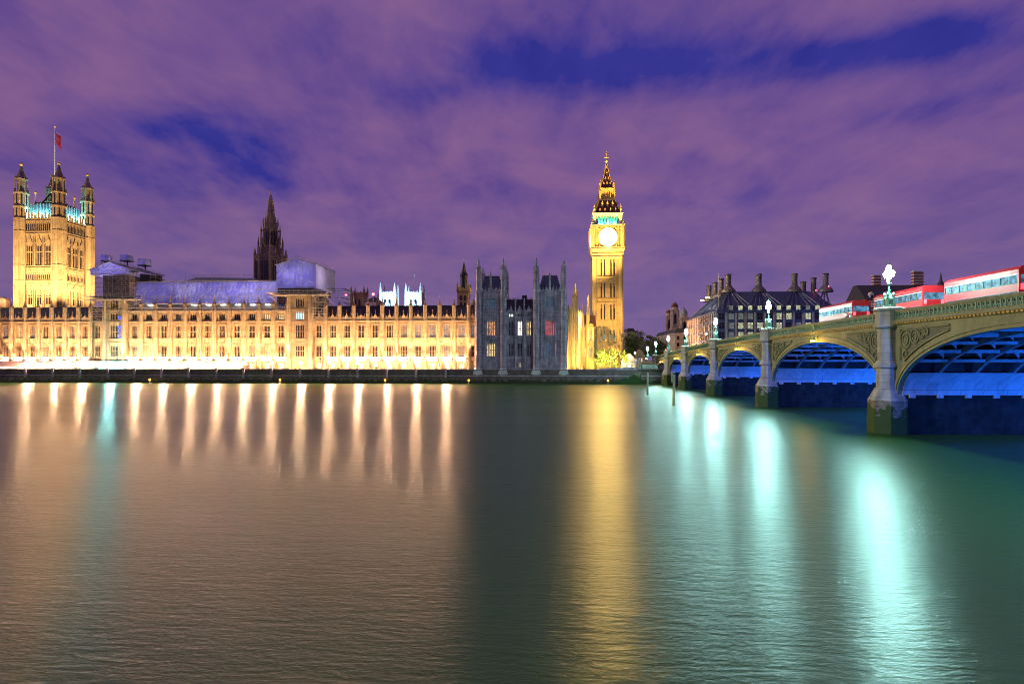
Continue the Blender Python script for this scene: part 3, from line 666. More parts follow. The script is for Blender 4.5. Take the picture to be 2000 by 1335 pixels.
# the long sheeted roof over the middle wing
def long_sheet():
    y0 = YF - .2; x0, x1 = ax(262, y0), ax(541, y0); za, zb = az(400, 593, y0), az(400, 550, y0 + 1)
    t = thing('sheeted_roof', ((x0 + x1) / 2, y0, za), 'long purple plastic sheeted screen above the middle palace wing', 'scaffold screen')
    random.seed(3); nu, nv = 90, 8; vs = []
    for j in range(nv + 1):
        for i in range(nu + 1):
            u, v = i / nu, j / nv; e = j in (0, nv)
            k = .5 * math.exp(-v * 3) if not e else 0
            vs.append((x0 + (x1 - x0) * u, y0 + v * 1.6 + random.uniform(-1, 1) * (.05 if e else .22) - k * abs(math.sin(u * 31)) * .8, za + (zb - za) * v + (random.uniform(-.12, .12) if not e else 0)))
    b = MB(); b.add(vs, [(j * (nu + 1) + i, j * (nu + 1) + i + 1, (j + 1) * (nu + 1) + i + 1, (j + 1) * (nu + 1) + i) for j in range(nv) for i in range(nu)])
    b.build('sheet', 'sheeting', t)
    b = MB(); b.box(x0, y0 + 1.9, zb - .2, x1, YF + 13, zb + .15); b.build('roof', 'lead', t)
    b = MB()
    for i in range(24): x = x0 + (x1 - x0) * i / 23; b.tube((x, y0 + 1.6, zb + .25), (x + 1.2, y0 + 1.3, zb - .4), .07, 4)
    b.box(x0, y0 + 1.2, zb + .16, x1, y0 + 1.8, zb + .35); b.tube((x0, y0 - .3, za), (x1, y0 - .3, za), .18, 6)
    for k in (.33, .66): b.tube((x0, y0 - .3 + k * 1.4, za + (zb - za) * k), (x1, y0 - .3 + k * 1.4, za + (zb - za) * k), .06, 4)
    for i in range(16): x = x0 + (x1 - x0) * i / 15; b.tube((x, y0 - .35, za), (x, y0 + 1.2, zb), .055, 4)
    for i in range(30): x = x0 + (x1 - x0) * i / 29; b.tube((x, y0 + .3, za - 1.5), (x, y0 + .3, za), .06, 4)
    b.build('tubes', 'steel_pipe', t)
    for u in range(8): lamp('POINT', 'sheet_glow_fill', t, (x0 + (x1 - x0) * (u + .5) / 8, y0 + 4.5, (za + zb) / 2 + .5), (420, 380, 450, 600, 500, 900, 1000, 700)[u], (.68, .64, 1.0), radius=.6)  # added row of fill lamps so the long screen glows from behind
    # lit working deck under the sheet
    b = MB(); b.box(x0, YF + .9, za - 2.0, x1, YF + 1.1, za - .1); b.build('lit_back_panel', 'white_frame', t)
    for i, xx in enumerate(XS_C[:-1]):
        xm = (xx + XS_C[i + 1]) / 2
        if i in (1, 4, 5, 6, 7, 8, 9): MB().box(xm - .9, YF + .6, za - .35, xm + .9, YF + .75, za - .25).build('work_lamp', 'flood_white', t)
long_sheet()
for i, (xa_, xb_) in enumerate(zip(XS_C, XS_C[1:])):
    y0 = YF - .5; z0, z1 = 25.9, az(400, 594, y0); xm = (xa_ + xb_) / 2
    t = thing('tube_scaffold', (xm, y0, z0), 'leaning white tube scaffold frame above the middle wing, %s from the left' % ORD[i], 'scaffold frame', 'scaffold frames between the middle wing turrets')
    b = MB(); h = (xb_ - xa_) / 2 - .8
    b.tube((xm - h, y0 - .5, z0 + .1), (xm + h, y0 - .5, z0 + .1), .06, 4); b.tube((xm - h, y0 - .6, z0 + 1.1), (xm + h, y0 - .6, z0 + 1.1), .1, 4)
    for k in range(6): x = xm - h + 2 * h * k / 5; b.tube((x + .3, y0 - .5, z0 - .4), (x - .15, y0 - .6, z0 + 1.3), .055, 4)
    b.build('tubes', 'steel_pipe', t)
    b = MB(); b.box(xm - h, y0 - .7, z0 - .35, xm + h, y0 - .1, z0 - .25); b.build('boards', 'scaffold_board', t)
b = MB(); y0 = YF + 40; x0, x1 = ax(362, y0), ax(495, y0); z0 = az(400, 551, y0); 
t = thing('scaffold_roof', ((x0 + x1) / 2, y0, z0), 'low pale blue temporary roof with rails behind the long purple screen', 'temporary roof')
b.ext([(x0, z0 - 4), (x0, z0 + .5), (x0 + 5, z0 + 2.2), (x1, z0 + 1.6), (x1, z0 - 4)], y0, y0 + 8); b.build('cover', 'lead', t)
b = MB()
for i in range(16): x = x0 + (x1 - x0) * i / 15; b.tube((x, y0, z0), (x, y0, z0 + 3.2 + random.random()), .05, 4)
for z in (2.4, 3.0): b.tube((x0, y0, z0 + z - 1), (x0 + 5, y0, z0 + z + .3), .05, 4); b.tube((x0 + 5, y0, z0 + z + .3), (x1, y0, z0 + z), .05, 4)
b.build('guard_rails', 'steel_pipe', t)
# ------------------------------------------------------------------ terrace marquees
def marquee(label, p0, p1, m, gm, y0=218.6, y1=223.6, round_end=False):
    x0, x1 = ax(p0, y0), ax(p1, y0); ze, zr = 6.15, 7.75
    t = thing('marquee', ((x0 + x1) / 2, y0, GZ), label, 'marquee')
    b = MB(); ym = (y0 + y1) / 2; n = max(2, round((x1 - x0) / 2.6))
    for i in range(n):
        a, c = x0 + (x1 - x0) * i / n, x0 + (x1 - x0) * (i + 1) / n; mid = (a + c) / 2
        b.add([(a, y0, ze), (c, y0, ze), (c, ym, zr), (mid, ym, zr - .12), (a, ym, zr), (mid, y0 - .03, ze - .02)], [(0, 5, 3, 4), (5, 1, 2, 3)])
        b.add([(a, y1, ze), (c, y1, ze), (c, ym, zr), (a, ym, zr)], [(0, 3, 2, 1)])
        for k in range(4): xa_ = a + (c - a) * k / 4; b.add([(xa_, y0 - .03, ze), (xa_ + (c - a) / 4, y0 - .03, ze), (xa_ + (c - a) / 4, y0 - .05, ze - .3), (xa_ + (c - a) / 8, y0 - .05, ze - .4), (xa_, y0 - .05, ze - .3)], [(0, 4, 3, 2, 1)])
    b.add([(x1, y0, ze), (x1, ym, zr), (x1, y1, ze)], [(0, 1, 2)]); b.add([(x0, y0, ze), (x0, ym, zr), (x0, y1, ze)], [(0, 1, 2)])
    b.build('canopy', m, t)
    b = MB()
    for i in range(n + 1): x = x0 + (x1 - x0) * i / n; b.tube((x, y0, GZ), (x, y0, ze - .01), .06, 5)
    b.tube((x0, y0, ze - .1), (x1, y0, ze - .1), .05, 5); b.build('posts', 'white_frame', t)
    b = MB(); b.box(x0, y0 + .25, GZ + .12, x1, y0 + .3, ze - .4); b.build('lit_side', gm, t)
    b = MB()
    for i in range(n * 2): x = x0 + (x1 - x0) * (i + .5) / (n * 2); b.box(x - .04, y0 + .18, GZ + .12, x + .04, y0 + .249, ze - .35)
    b.build('mullions', 'iron_black', t)
marquee('long pale pink awning marquee on the terrace at far left', -40, 178, 'canvas_pink', 'terrace_glass')
marquee('short teal awning marquee on the terrace before the dim brown tower', 179, 245, 'canvas_teal', 'terrace_glass_cool')
marquee('long cream awning marquee on the terrace below the middle wing', 246, 473, 'canvas_cream', 'terrace_glass')
# ------------------------------------------------------------------ foliage
def leaves(b, c, rad, n, size, seed, holes=.0):
    R = random.Random(seed); c = Vector(c)
    clumps = [(Vector((R.gauss(0, .5), R.gauss(0, .5), R.gauss(0, .45))), R.uniform(.28, .5)) for _ in range(14)]
    for i in range(n):
        k, kr = R.choice(clumps); d = Vector((R.gauss(0, 1), R.gauss(0, 1), R.gauss(0, 1))).normalized() * kr * R.uniform(.55, 1.05)
        p = k + d
        if p.length > 1.15: p = p.normalized() * R.uniform(.9, 1.15)
        p = c + Vector((p.x * rad[0], p.y * rad[1], p.z * rad[2]))
        a = Vector((R.gauss(0, 1), R.gauss(0, 1), R.gauss(0, .7))).normalized(); e = a.orthogonal().normalized(); s_ = size * R.uniform(.6, 1.3)
        e.rotate(__import__('mathutils').Quaternion(a, R.random() * 6.28)); g = a.cross(e)
        b.add([tuple(p - e * s_), tuple(p + g * s_ * .55), tuple(p + e * s_), tuple(p - g * s_ * .55)], [(0, 1, 2, 3)])
def tree(name, label, x, y, z, h, rad, n=1500, size=.4, m='leaf', seed=1, group=None, cat='tree'):
    t = thing(name, (x, y, z), label, cat, group)
    b = MB(); b.tube((x, y, z), (x + .1, y, z + h * .5), .06 * rad[0] + .05, 7, .03 * rad[0] + .03); R = random.Random(seed)
    for k in range(6):
        a = k * 1.05 + R.random(); b.tube((x + .05, y, z + h * (.25 + .05 * k)), (x + rad[0] * .6 * math.cos(a), y + rad[1] * .6 * math.sin(a), z + h * (.5 + .07 * k)), .03 * rad[0] + .02, 5, .01)
    b.build('trunk', 'bark', t)
    b = MB(); leaves(b, (x, y, z + h - rad[2] * .95), rad, n, size, seed); b.build('crown', m, t)
    return t
for i, (px, s_) in enumerate(((147, .5), (187, .55), (364.6, .5), (475, .6), (504, .55), (580, .6), (617, .7), (662, .5), (734, .55), (775, .45), (815, .5), (855, .75))):
    tree('shrub', 'small green potted shrub on the terrace, %s from the left' % ORD[i], ax(px, 217.6), 217.6, GZ + .09, 1.3 + s_ * .5, (s_ * 1.3, s_, s_), 160, .16, 'leaf_bright', i, 'shrubs on the terrace', 'shrub')
# ------------------------------------------------------------------ north pavilion
def spired_turret(b, x, y, z0, z1, r, sp, fin=True):
    b.lathe([(r, z0), (r, z1)], x, y, 8)
    for k in range(8):
        a = math.pi / 8 + k * math.pi / 4; b.box(x + r * math.cos(a) - .08, y + r * math.sin(a) - .08, z0 + .3, x + r * math.cos(a) + .08, y + r * math.sin(a) + .08, z1 + .9)
        b.fr(x + r * math.cos(a), y + r * math.sin(a), z1 + .9, .1, z1 + 1.5, .01, 4)
    h = z1 - z0
    for f in (.36, .70): b.fr(x, y, z0 + h * f, r * 1.15, z0 + h * f + .3, r * 1.15, 8)
    b.fr(x, y, z1 - .2, r * 1.22, z1 + .12, r * 1.22, 8)
    b.lathe([(r * .92, z1 + .12), (r * .55, z1 + sp * .42), (r * .62, z1 + sp * .45), (r * .16, z1 + sp * .92), (.05, z1 + sp)], x, y, 8)
    for f in (.3, .6):
        rr = r * (.95 - f * .85)
        for k in range(4): a = k * math.pi / 2; b.box(x + rr * math.cos(a) - .13, y + rr * math.sin(a) - .13, z1 + sp * f, x + rr * math.cos(a) + .13, y + rr * math.sin(a) + .13, z1 + sp * f + .25)
def pavilion():
    Y = 217.4; X = [ax(p, Y) for p in (931, 986, 1044, 1104)]
    t = thing('palace_pavilion', ((X[0] + X[3]) / 2, Y, 0), 'unlit grey violet twin towered pavilion standing at the river edge', 'palace pavilion')
    m = 'stone_purple_lit'
    wins = []
    def front(b, x0, x1, top, cols, rows, y):
        z = 3.0
        for z0, z1 in rows:
            b.box(x0, y, z, x1, y + 1.2, z0)
            u = x0
            for c, hw in cols:
                b.box(u, y, z0, c - hw, y + 1.2, z1); u = c + hw; wins.append((c, y + .3, z0, 2 * hw, z1 - z0))
            b.box(u, y, z0, x1, y + 1.2, z1); z = z1
        b.box(x0, y, z, x1, y + 1.2, top)
    b = MB(); rows = [(9.4, 13.7), (16.5, 21.3)]
    cl, cr, cm = (X[0] + X[1]) / 2, (X[2] + X[3]) / 2, [X[1] + (X[2] - X[1]) * f for f in (.2, .5, .8)]
    TY = Y + 16
    front(b, X[0], X[1], 31.8, [(cl, 1.55)], rows + [(26.0, 29.0)], Y)
    front(b, X[2], X[3], 31.8, [(cr, 1.55)], rows + [(26.0, 29.0)], Y)
    front(b, X[1], X[2], 24.4, [(c, .85) for c in cm], rows + [(22.9, 23.8)], Y + 1.3)
    b.box(X[0], Y + 1.2, 3.0, X[1], TY, 31.75); b.box(X[2], Y + 1.2, 3.0, X[3], TY, 31.75); b.box(X[1], Y + 2.5, 3.0, X[2], TY, 24.35)
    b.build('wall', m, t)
    tr = MB()
    for x0, x1, y, zs in ((X[0], X[1], Y, (8.6, 14.5, 15.6, 22.2, 24.3, 31.3)), (X[2], X[3], Y, (8.6, 14.5, 15.6, 22.2, 24.3, 31.3)), (X[1] + .5, X[2] - .5, Y + 1.3, (8.6, 14.5, 15.6, 22.2, 24.2))):
        for z in zs: tr.box(x0 - .1, y - .28, z, x1 + .1, y, z + .3)
        n = round((x1 - x0) / 1.2)
        for k in range(n + 1):
            u = x0 + (x1 - x0) * k / n
            if all(abs(u - c) > (hw + .15) for c, hw in [(cl, 1.55), (cr, 1.55)] + [(c, .85) for c in cm]):
                tr.box(u - .13, y - .42, 8.9, u + .13, y, zs[-1])
        top = zs[-1] + .3
        for k in range(n):
            u = x0 + (x1 - x0) * (k + .5) / n; tr.box(u - .4, y - .2, top, u + .4, y + .25, top + (.9 if k % 2 else .45)); tr.fr(u, y, top + .45, .2, top + (2.4 if k % 2 else 1.5), .02, 4)
    for c in cm: tr.ext([(c - .8, 24.5), (c + .8, 24.5), (c + .4, 25.6), (c, 26.9), (c - .4, 25.6)], Y + 1.0, Y + 1.25)
    for c in (X[1] + (X[2] - X[1]) * f for f in (.35, .65)): tr.lathe([(.45, 4), (.45, 24.3), (.32, 24.4), (.32, 28.0), (.4, 28.1), (.02, 29.4)], c, Y + 1.15, 8)
    for c in (cl, cr): tr.fr(c, Y + .1, 31.6, .5, 35.6, .35, 6); tr.fr(c, Y + .1, 35.6, .5, 38.4, .03, 6)
    # carved panels between storeys
    for c, hw in [(cl, 1.5), (cr, 1.5)] + [(c, .85) for c in cm]:
        y = Y if hw > 1 else Y + 1.3
        for k in range(5): u = c - hw + hw * 2 * (k + .5) / 5; tr.ext([(u - hw * .17, 15.0), (u, 15.5), (u + hw * .17, 15.0), (u, 14.85)], y - .1, y - .001); tr.ext([(u - hw * .16, 23.2), (u, 24.1), (u + hw * .16, 23.2), (u, 22.6)], y - .1, y - .001) if hw > 1 else None
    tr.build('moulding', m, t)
    for k, (x0, x1, y) in enumerate(((X[0], X[1], Y), (X[2], X[3], Y))):
        for xx in (x0 + .55, x1 - .55):
            b = MB(); b.lathe([(1.15, 3.0), (1.15, 31.5)], xx, y + .2, 8)
            for z in (8.6, 14.5, 22.2, 24.3, 31.2): b.fr(xx, y + .2, z, 1.32, z + .3, 1.32, 8)
            for j in range(8): a = math.pi / 8 + j * math.pi / 4; b.box(xx + 1.15 * math.cos(a) - .07, y + .2 + 1.15 * math.sin(a) - .07, 4, xx + 1.15 * math.cos(a) + .07, y + .2 + 1.15 * math.sin(a) + .07, 31)
            b.lathe([(1.1, 31.5), (.98, 31.9)], xx, y + .2, 8)
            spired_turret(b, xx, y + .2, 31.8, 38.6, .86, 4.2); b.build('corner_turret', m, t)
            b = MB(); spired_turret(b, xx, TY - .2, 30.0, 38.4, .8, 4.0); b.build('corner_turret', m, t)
            b = MB(); b.ext([(xx - 1.3, 4.6), (xx + 1.3, 4.6), (xx + 1.7, 3.2), (xx - 1.7, 3.2)], y - 1.6, y + 1.2); b.fr(xx, y + .1, 3.0, 1.9, 5.2, 1.2, 8); b.build('buttress_foot', 'stone_pale', t)
        cx = (x0 + x1) / 2
        b = MB(); b.sq(cx, (y + TY) / 2, 31.9, 4.0, 37.0, 2.6); b.build('tower_roof', 'portcullis_roof', t)
        b = MB()
        for j in range(9): b.fr(cx - 2.5 + j * .62, (y + TY) / 2 - 2.5, 37, .08, 38.2, .02, 4)
        b.box(cx - 2.6, (y + TY) / 2 - 2.55, 37.0, cx + 2.6, (y + TY) / 2 - 2.45, 37.35); b.build('roof_cresting', 'iron_black', t)
    b = MB(); b.ext([(Y + 2, 24.5), (Y + 6.5, 29.2), (Y + 11, 24.5)], X[1] + .05, X[2] - .05, 'yz'); b.box((X[1] + X[2]) / 2 + .6, Y + 5.8, 28.8, (X[1] + X[2]) / 2 + 2.2, Y + 7.2, 30.6); b.build('roof', 'slate', t)
    b = MB()
    for j in range(22): u = X[1] + .3 + (X[2] - X[1] - .6) * j / 21; b.fr(u, Y + 6.5, 29.2, .07, 30.2, .02, 4)
    b.box(X[1], Y + 6.45, 29.5, X[2], Y + 6.55, 29.62); b.build('ridge_cresting', 'iron_black', t)
    b = MB(); b.ext([(Y - 1.9, -2), (Y - 1.5, 3.0), (Y + 1.3, 3.0), (Y + 1.3, -2)], X[0] - .6, X[3] + .6, 'yz'); b.ext([(Y - 1.0, 3.0), (Y - .15, 4.4), (Y + 1.2, 4.4), (Y + 1.2, 3.0)], X[0] - .2, X[3] + .2, 'yz'); b.build('river_base', 'wall_wet', t)
    panes = {('L', 1): 'glow_orange', ('L', 0): 'glow_warm', ('R', 1): 'glow_red', ('R', 0): 'glow_blue', ('L', 2): 'glow_blue', ('R', 2): 'glow_blue', (1, 1): 'glow_white', (2, 1): 'glow_warm', (0, 2): 'glow_white', (2, 2): 'glow_dim'}
    for c, y, z, wd, ht in wins:
        key = 'L' if abs(c - cl) < .1 else 'R' if abs(c - cr) < .1 else [i for i in range(3) if abs(c - cm[i]) < .1][0]
        r = 0 if z < 12 else 1 if z < 20 else 2
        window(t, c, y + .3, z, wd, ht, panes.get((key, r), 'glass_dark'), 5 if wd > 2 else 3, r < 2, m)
    for c in (cl - 1.6, cl + 1.6, cm[0], cm[1], cm[2], cr - 1.6, cr + 1.6):
        y = Y if abs(c - cl) < 3 or abs(c - cr) < 3 else Y + 1.3
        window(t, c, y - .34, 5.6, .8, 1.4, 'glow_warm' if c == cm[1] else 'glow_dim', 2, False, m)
    # magenta-lit edges of the right hand windows
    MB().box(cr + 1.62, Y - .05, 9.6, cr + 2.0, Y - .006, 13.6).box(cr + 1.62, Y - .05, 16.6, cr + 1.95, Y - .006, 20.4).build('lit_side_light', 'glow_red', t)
pavilion()
# ------------------------------------------------------------------ oblique north front, linking range to the clock tower
def gold_wing():
    A = Vector((ax(1105, 228), 228)); B = Vector((ax(1138, 271), 271)); d = (B - A); L = d.length; d.normalize(); nrm = Vector((-d.y, d.x)) * 1  # outward to the left of travel
    nrm = Vector((d.y, -d.x))
    if nrm.dot(Vector((0, 0)) - A) < 0: nrm = -nrm
    t = thing('palace_wing', (A.x, A.y, GZ), 'bright gold lit palace wing receding obliquely toward the clock tower', 'palace wing')
    xf = lambda u, w_, z: (A.x + d.x * u + nrm.x * w_, A.y + d.y * u + nrm.y * w_, z)
    b = MB(); b.xf = xf; b.box(0, -10, GZ + .02, L, 0, 22.2); b.build('wall', 'stone_gold', t)
    tr = MB(); tr.xf = xf
    for z in (8.4, 14.1, 15.6, 21.6): tr.box(0, .0, z, L, .25, z + .25)
    n = 10
    for i in range(n + 1):
        u = L * i / n; tr.fr(u, .2, GZ, .65, 22.2, .6, 8); tr.fr(u, .2, 22.2, .5, 26, .45, 8); tr.fr(u, .2, 26, .5, 28.4, .03, 8)
        if i < n:
            for k in range(4): uu = u + L / n * (k + .5) / 4; tr.box(uu - .25, -.05, 22.2, uu + .25, .15, 23.0 + .4 * (k % 2))
            for z0, z1 in ((9.3, 13.2), (16.1, 20.7)):
                c = u + L / n / 2
                for k in range(4): tr.box(c - .95 + k * .63 - .05, .031, z0, c - .95 + k * .63 + .05, .12, z1)
                tr.box(c - 1.1, .03, z1, c + 1.1, .16, z1 + .15); tr.box(c - 1, .03, (z0 + z1) / 2, c + 1, .1, (z0 + z1) / 2 + .12)
    tr.build('moulding', 'stone_gold', t)
    for i in range(n):
        for z0, z1 in ((9.3, 13.2), (16.1, 20.7)):
            c = L * (i + .5) / n; b = MB(); b.xf = xf; b.box(c - 1, .004, z0, c + 1, .03, z1); b.build('window', 'glass_dark', t)
    b = MB(); b.xf = xf; b.ext([(-1.0, 22.2), (-5, 26.4), (-10, 22.2)], 0, L, 'yz') ; b.build('roof', 'slate_red', t)
    # tall octagonal stair turret
    b = MB(); p = at(1123.5, 700, 262); spired_turret(b, p.x, p.y, 22, 33.5, 1.25, 6.0); b.lathe([(1.4, GZ), (1.35, 22)], p.x, p.y, 8); b.build('stair_turret', 'stone_gold', t)
    # front toward the river at the end
    t2 = thing('palace_wing', (ax(1148, 271), 271, GZ), 'short gold lit palace front with two window bays joining the clock tower', 'palace wing')
    x0, x1 = ax(1127, 271.5), ax(1160, 271.5); b = MB(); b.box(x0, 271.5, GZ + .03, x1, 283, 22.2); b.build('wall', 'stone_gold', t2)
    tr = MB()
    for z in (8.4, 14.1, 15.6, 21.6): tr.box(x0, 271.2, z, x1, 271.5, z + .25)
    for k in range(9): u = x0 + .5 + (x1 - x0 - 1) * k / 8; tr.box(u - .25, 271.3, 22.2, u + .25, 271.6, 23.1 + .4 * (k % 2))
    tr.build('moulding', 'stone_gold', t2)
    for px in (1141.5, 1153):
        c = ax(px, 271.4)
        window(t2, c - .1, 271.15, 16.1, 1.9, 4.6, 'glow_dim', 3, True, 'stone_gold'); window(t2, c - .1, 271.15, 9.3, 1.9, 3.9, 'glow_warm' if px < 1145 else 'glow_dim', 3, True, 'stone_gold')
    for px in (1137.5, 1147): turret(t2, ax(px, 271.3), 271.3, 'stone_gold', 22.4, 27.6, .6, 2.6)
    b = MB(); b.ext([(272, 22.3), (277, 27.2), (283, 22.3)], x0, x1 + 1, 'yz'); b.build('roof', 'slate_red', t2)
    b = MB(); xx = ax(1147.6, 271.3)
    b.lathe([(.7, 22), (.7, 29.5), (.85, 29.7), (.1, 35.5)], xx + .3, 273, 8); b.build('spirelet', 'stone_gold', t2)
    return A, B
gold_wing()
# ------------------------------------------------------------------ clock tower
def clock_tower():
    Y0 = 281.0; x0, x1 = ax(1158, Y0), ax(1216.5, Y0); cx = (x0 + x1) / 2; hf = (x1 - x0) / 2; cy = Y0 + hf
    Z = lambda py: az(1187, py, Y0)
    t = thing('clock_tower', (cx, cy, GZ), 'tall gold floodlit clock tower with glowing white dial and pointed iron spire', 'clock tower')
    g = 'stone_gold'
    b = MB(); b.sq(cx, cy, GZ + .05, hf - .55, Z(498), hf - .55)
    for sx in (-1, 1):
        for sy in (-1, 1): b.fr(cx + sx * (hf - .75), cy + sy * (hf - .75), GZ + .06, 1.12, Z(500), 1.05, 8)
    bands = [(540, 547), (582, 590), (625, 639), (668, 672)]
    for k in range(4):
        b.xf = facexf(k, cx, cy, hf - .55)
        for py0, py1 in bands:
            z1, z0 = Z(py0), Z(py1); b.box(-hf + .2, 0, z0 - .12, hf - .2, .42, z0 + .15); b.box(-hf + .2, 0, z1 - .15, hf - .2, .42, z1 + .12)
            for j in range(11): u = -hf + 1.6 + (2 * hf - 3.2) * j / 10; b.box(u - .1, .0, z0 + .15, u + .1, .2, z1 - .15)
        for j, u in enumerate((-4.6, -3.35, -2.2, -.62, .62, 2.2, 3.35, 4.6)):
            b.box(u - .13, 0, GZ + 2, u + .13, .30, Z(501))
        for (pt, pb) in ((502, 540), (548, 582), (591, 625), (640, 668)):
            for j in range(10): u = -5.2 + j * 1.155; b.fr(u, .02, Z(pt) - 2.2, .3, Z(pt) - .9, .02, 4)
        b.box(-hf, 0, GZ + .07, hf, .5, GZ + 2.4)
    b.xf = None
    for (py, e) in ((500, .05), (494, .35), (488, .6), (485, .85)): b.sq(cx, cy, Z(py + 4), hf + e - .2, Z(py) , hf + e)
    b.build('shaft', g, t)
    wsl = {}
    for k in range(4):
        for (pt, pb) in ((506, 538), (552, 580), (594, 623), (644, 664)):
            b = MB(); b.xf = facexf(k, cx, cy, hf - .55)
            for u in (-2.78, -1.4, 1.4, 2.78): b.ext(pointed(u, Z(pb), Z(pt), .62), .004, .05, 'xz')
            b.build('slit_windows', 'glass_dark', t)
    # clock stage
    hc = (ax(1220, Y0) - ax(1154.3, Y0)) / 2; za, zb = Z(484), Z(441)
    b = MB(); b.sq(cx, cy, za, hc - .5, zb, hc - .5)
    for sx in (-1, 1):
        for sy in (-1, 1): b.fr(cx + sx * (hc - .8), cy + sy * (hc - .8), za, 1.15, zb + .4, 1.15, 8)
    zc = Z(463)
    for k in range(4):
        b.xf = facexf(k, cx, cy, hc - .5)
        b.box(-hc, 0, zb - .5, hc, .55, zb); b.box(-hc, 0, za, hc, .55, za + .6)
        for sg in (-1, 1): b.box(sg * 4.65 - .3, 0, za + .6, sg * 4.65 + .3, .4, zb - .5)
        for j in range(13): u = -hc + 1 + j * (2 * hc - 2) / 12; b.box(u - .12, .0, zb - 1.1, u + .12, .35, zb - .5)
    b.xf = None
    b.build('clock_stage', g, t)
    for k in range(4):
        b = MB(); b.xf = facexf(k, cx, cy, hc - .5); R = 3.84
        b.ext([(R * math.cos(i * math.pi / 20), zc + R * math.sin(i * math.pi / 20)) for i in range(40)], .02, .12, 'xz')
        f = b.build('clock_face', 'clock_glass', t)
        b = MB(); b.xf = facexf(k, cx, cy, hc - .5)
        for i in range(40):
            a0, a1 = i * math.pi / 20, (i + 1) * math.pi / 20
            b.ext([(R * math.cos(a0), zc + R * math.sin(a0)), (R * 1.1 * math.cos(a0), zc + R * 1.1 * math.sin(a0)), (R * 1.1 * math.cos(a1), zc + R * 1.1 * math.sin(a1)), (R * math.cos(a1), zc + R * math.sin(a1))], .0, .25, 'xz')
        for sx in (-1, 1):
            for sz in (-1, 1): b.ball((sx * 3.75, .1, zc + sz * 3.75), .45, 8, 4)
        b.build('dial_rim', 'gilt', f)
        b = MB(); b.xf = facexf(k, cx, cy, hc - .5)
        b.ext([(-.1, zc - .3), (.16, zc - .3), (-.9, zc - 2.6), (-1.05, zc - 2.5)], .125, .17); b.ext([(-.18, zc), (-.05, zc + .25), (-1.45, zc + 1.2), (-1.6, zc + 1.1)], .175, .2)
        b.build('clock_hands', 'lead', f)
    # belfry with green light between the columns
    h2 = (ax(1216, Y0) - ax(1158.5, Y0)) / 2; z0, z1 = Z(440), Z(419)
    b = MB(); b.sq(cx, cy, z0, h2 - 1.6, z1, h2 - 1.6); b.sq(cx, cy, z0 - .1, hc + .15, z0 + .35, hc + .15); b.sq(cx, cy, z1 - .05, h2 + .1, z1 + .8, h2 + .3)
    for k in range(4):
        b.xf = facexf(k, cx, cy, h2 - .7)
        for j in range(8): u = -4.4 + j * 8.8 / 7; b.box(u - .22, -.3, z0 + .3, u + .22, .35, z1); b.fr(u, .05, z0 + .3, .4, z0 + .9, .25, 6)
        for j in range(7):
            u = -4.4 + (j + .5) * 8.8 / 7
            b.ext([(u - .63, z1), (u - .63, z1 - 1.1), (u, z1 - .25)], -.2, .25); b.ext([(u + .63, z1), (u, z1 - .25), (u + .63, z1 - 1.1)], -.2, .26)
        b.box(-5, -.2, z0 + .3, 5, .3, z0 + .75)
    b.xf = None
    for sx in (-1, 1):
        for sy in (-1, 1):
            b.fr(cx + sx * (h2 - .75), cy + sy * (h2 - .75), z0, 1.05, z1 + .6, 1.0, 8)
    b.build('belfry', 'stone_pale', t)
    for k in range(4):
        f = facexf(k, cx, cy, h2 - 1.15)
        for u in (-3, 0, 3): lamp('POINT', 'belfry_lamp', t, f(u, 0, z0 + 1.0), 2600, (.05, 1.0, .36), radius=.25)
    pin = MB()
    for sx in (-1, 1):
        for sy in (-1, 1):
            for hh, zz0, zz1 in ((hc - .6, zb, Z(428)), (h2 - .6, z1, Z(397))):
                x, y = cx + sx * hh, cy + sy * hh; pin = MB(); pin.lathe([(.5, zz0), (.5, zz0 + (zz1 - zz0) * .45), (.65, zz0 + (zz1 - zz0) * .5), (.25, zz0 + (zz1 - zz0) * .68), (.34, zz0 + (zz1 - zz0) * .72), (.04, zz1)], x, y, 8); pin.build('corner_pinnacle', 'gilt', t)
    # lower roof, lantern, spire
    b = MB(); ra, rb, rc = 5.9, 4.4, 3.55; za, zm, zb2 = Z(415), Z(400), Z(388)
    b.sq(cx, cy, za, ra, zm, rb); b.sq(cx, cy, zm, rb, zb2, rc); b.build('lower_roof', 'iron_roof', t)
    b = MB(); b.sq(cx, cy, za - .5, ra + .35, za + .05, ra + .15)
    for k in range(4):
        s_ = [(1, 0), (0, 1), (-1, 0), (0, -1)][k]
        a = math.pi / 4 + k * math.pi / 2; c, s2 = math.sqrt(2) * math.cos(a), math.sqrt(2) * math.sin(a)
        b.tube((cx + ra * c, cy + ra * s2, za), (cx + rb * c, cy + rb * s2, zm), .22, 6); b.tube((cx + rb * c, cy + rb * s2, zm), (cx + rc * c, cy + rc * s2, zb2), .22, 6)
        b.xf = facexf(k, cx, cy, 0)
        for (u, f, sc) in ((-3.4, .12, .8), (-1.2, .12, .8), (1.2, .12, .8), (3.4, .12, .8), (-2.2, .55, 1.1), (0, .55, 1.1), (2.2, .55, 1.1)):
            z = za + (zb2 - za) * f; rr = ra + (rc - ra) * (f * 1.12)
            b.box(u - .3 * sc, rr - .6, z, u + .3 * sc, rr + .35, z + .9 * sc); b.ext([(u - .42 * sc, z + .9 * sc), (u + .42 * sc, z + .9 * sc), (u, z + 2.1 * sc)], rr - .5, rr + .42)
        b.xf = None
    b.build('roof_dormers', 'gilt', t)
    z0, z1 = Z(388), Z(363); hl = 3.15
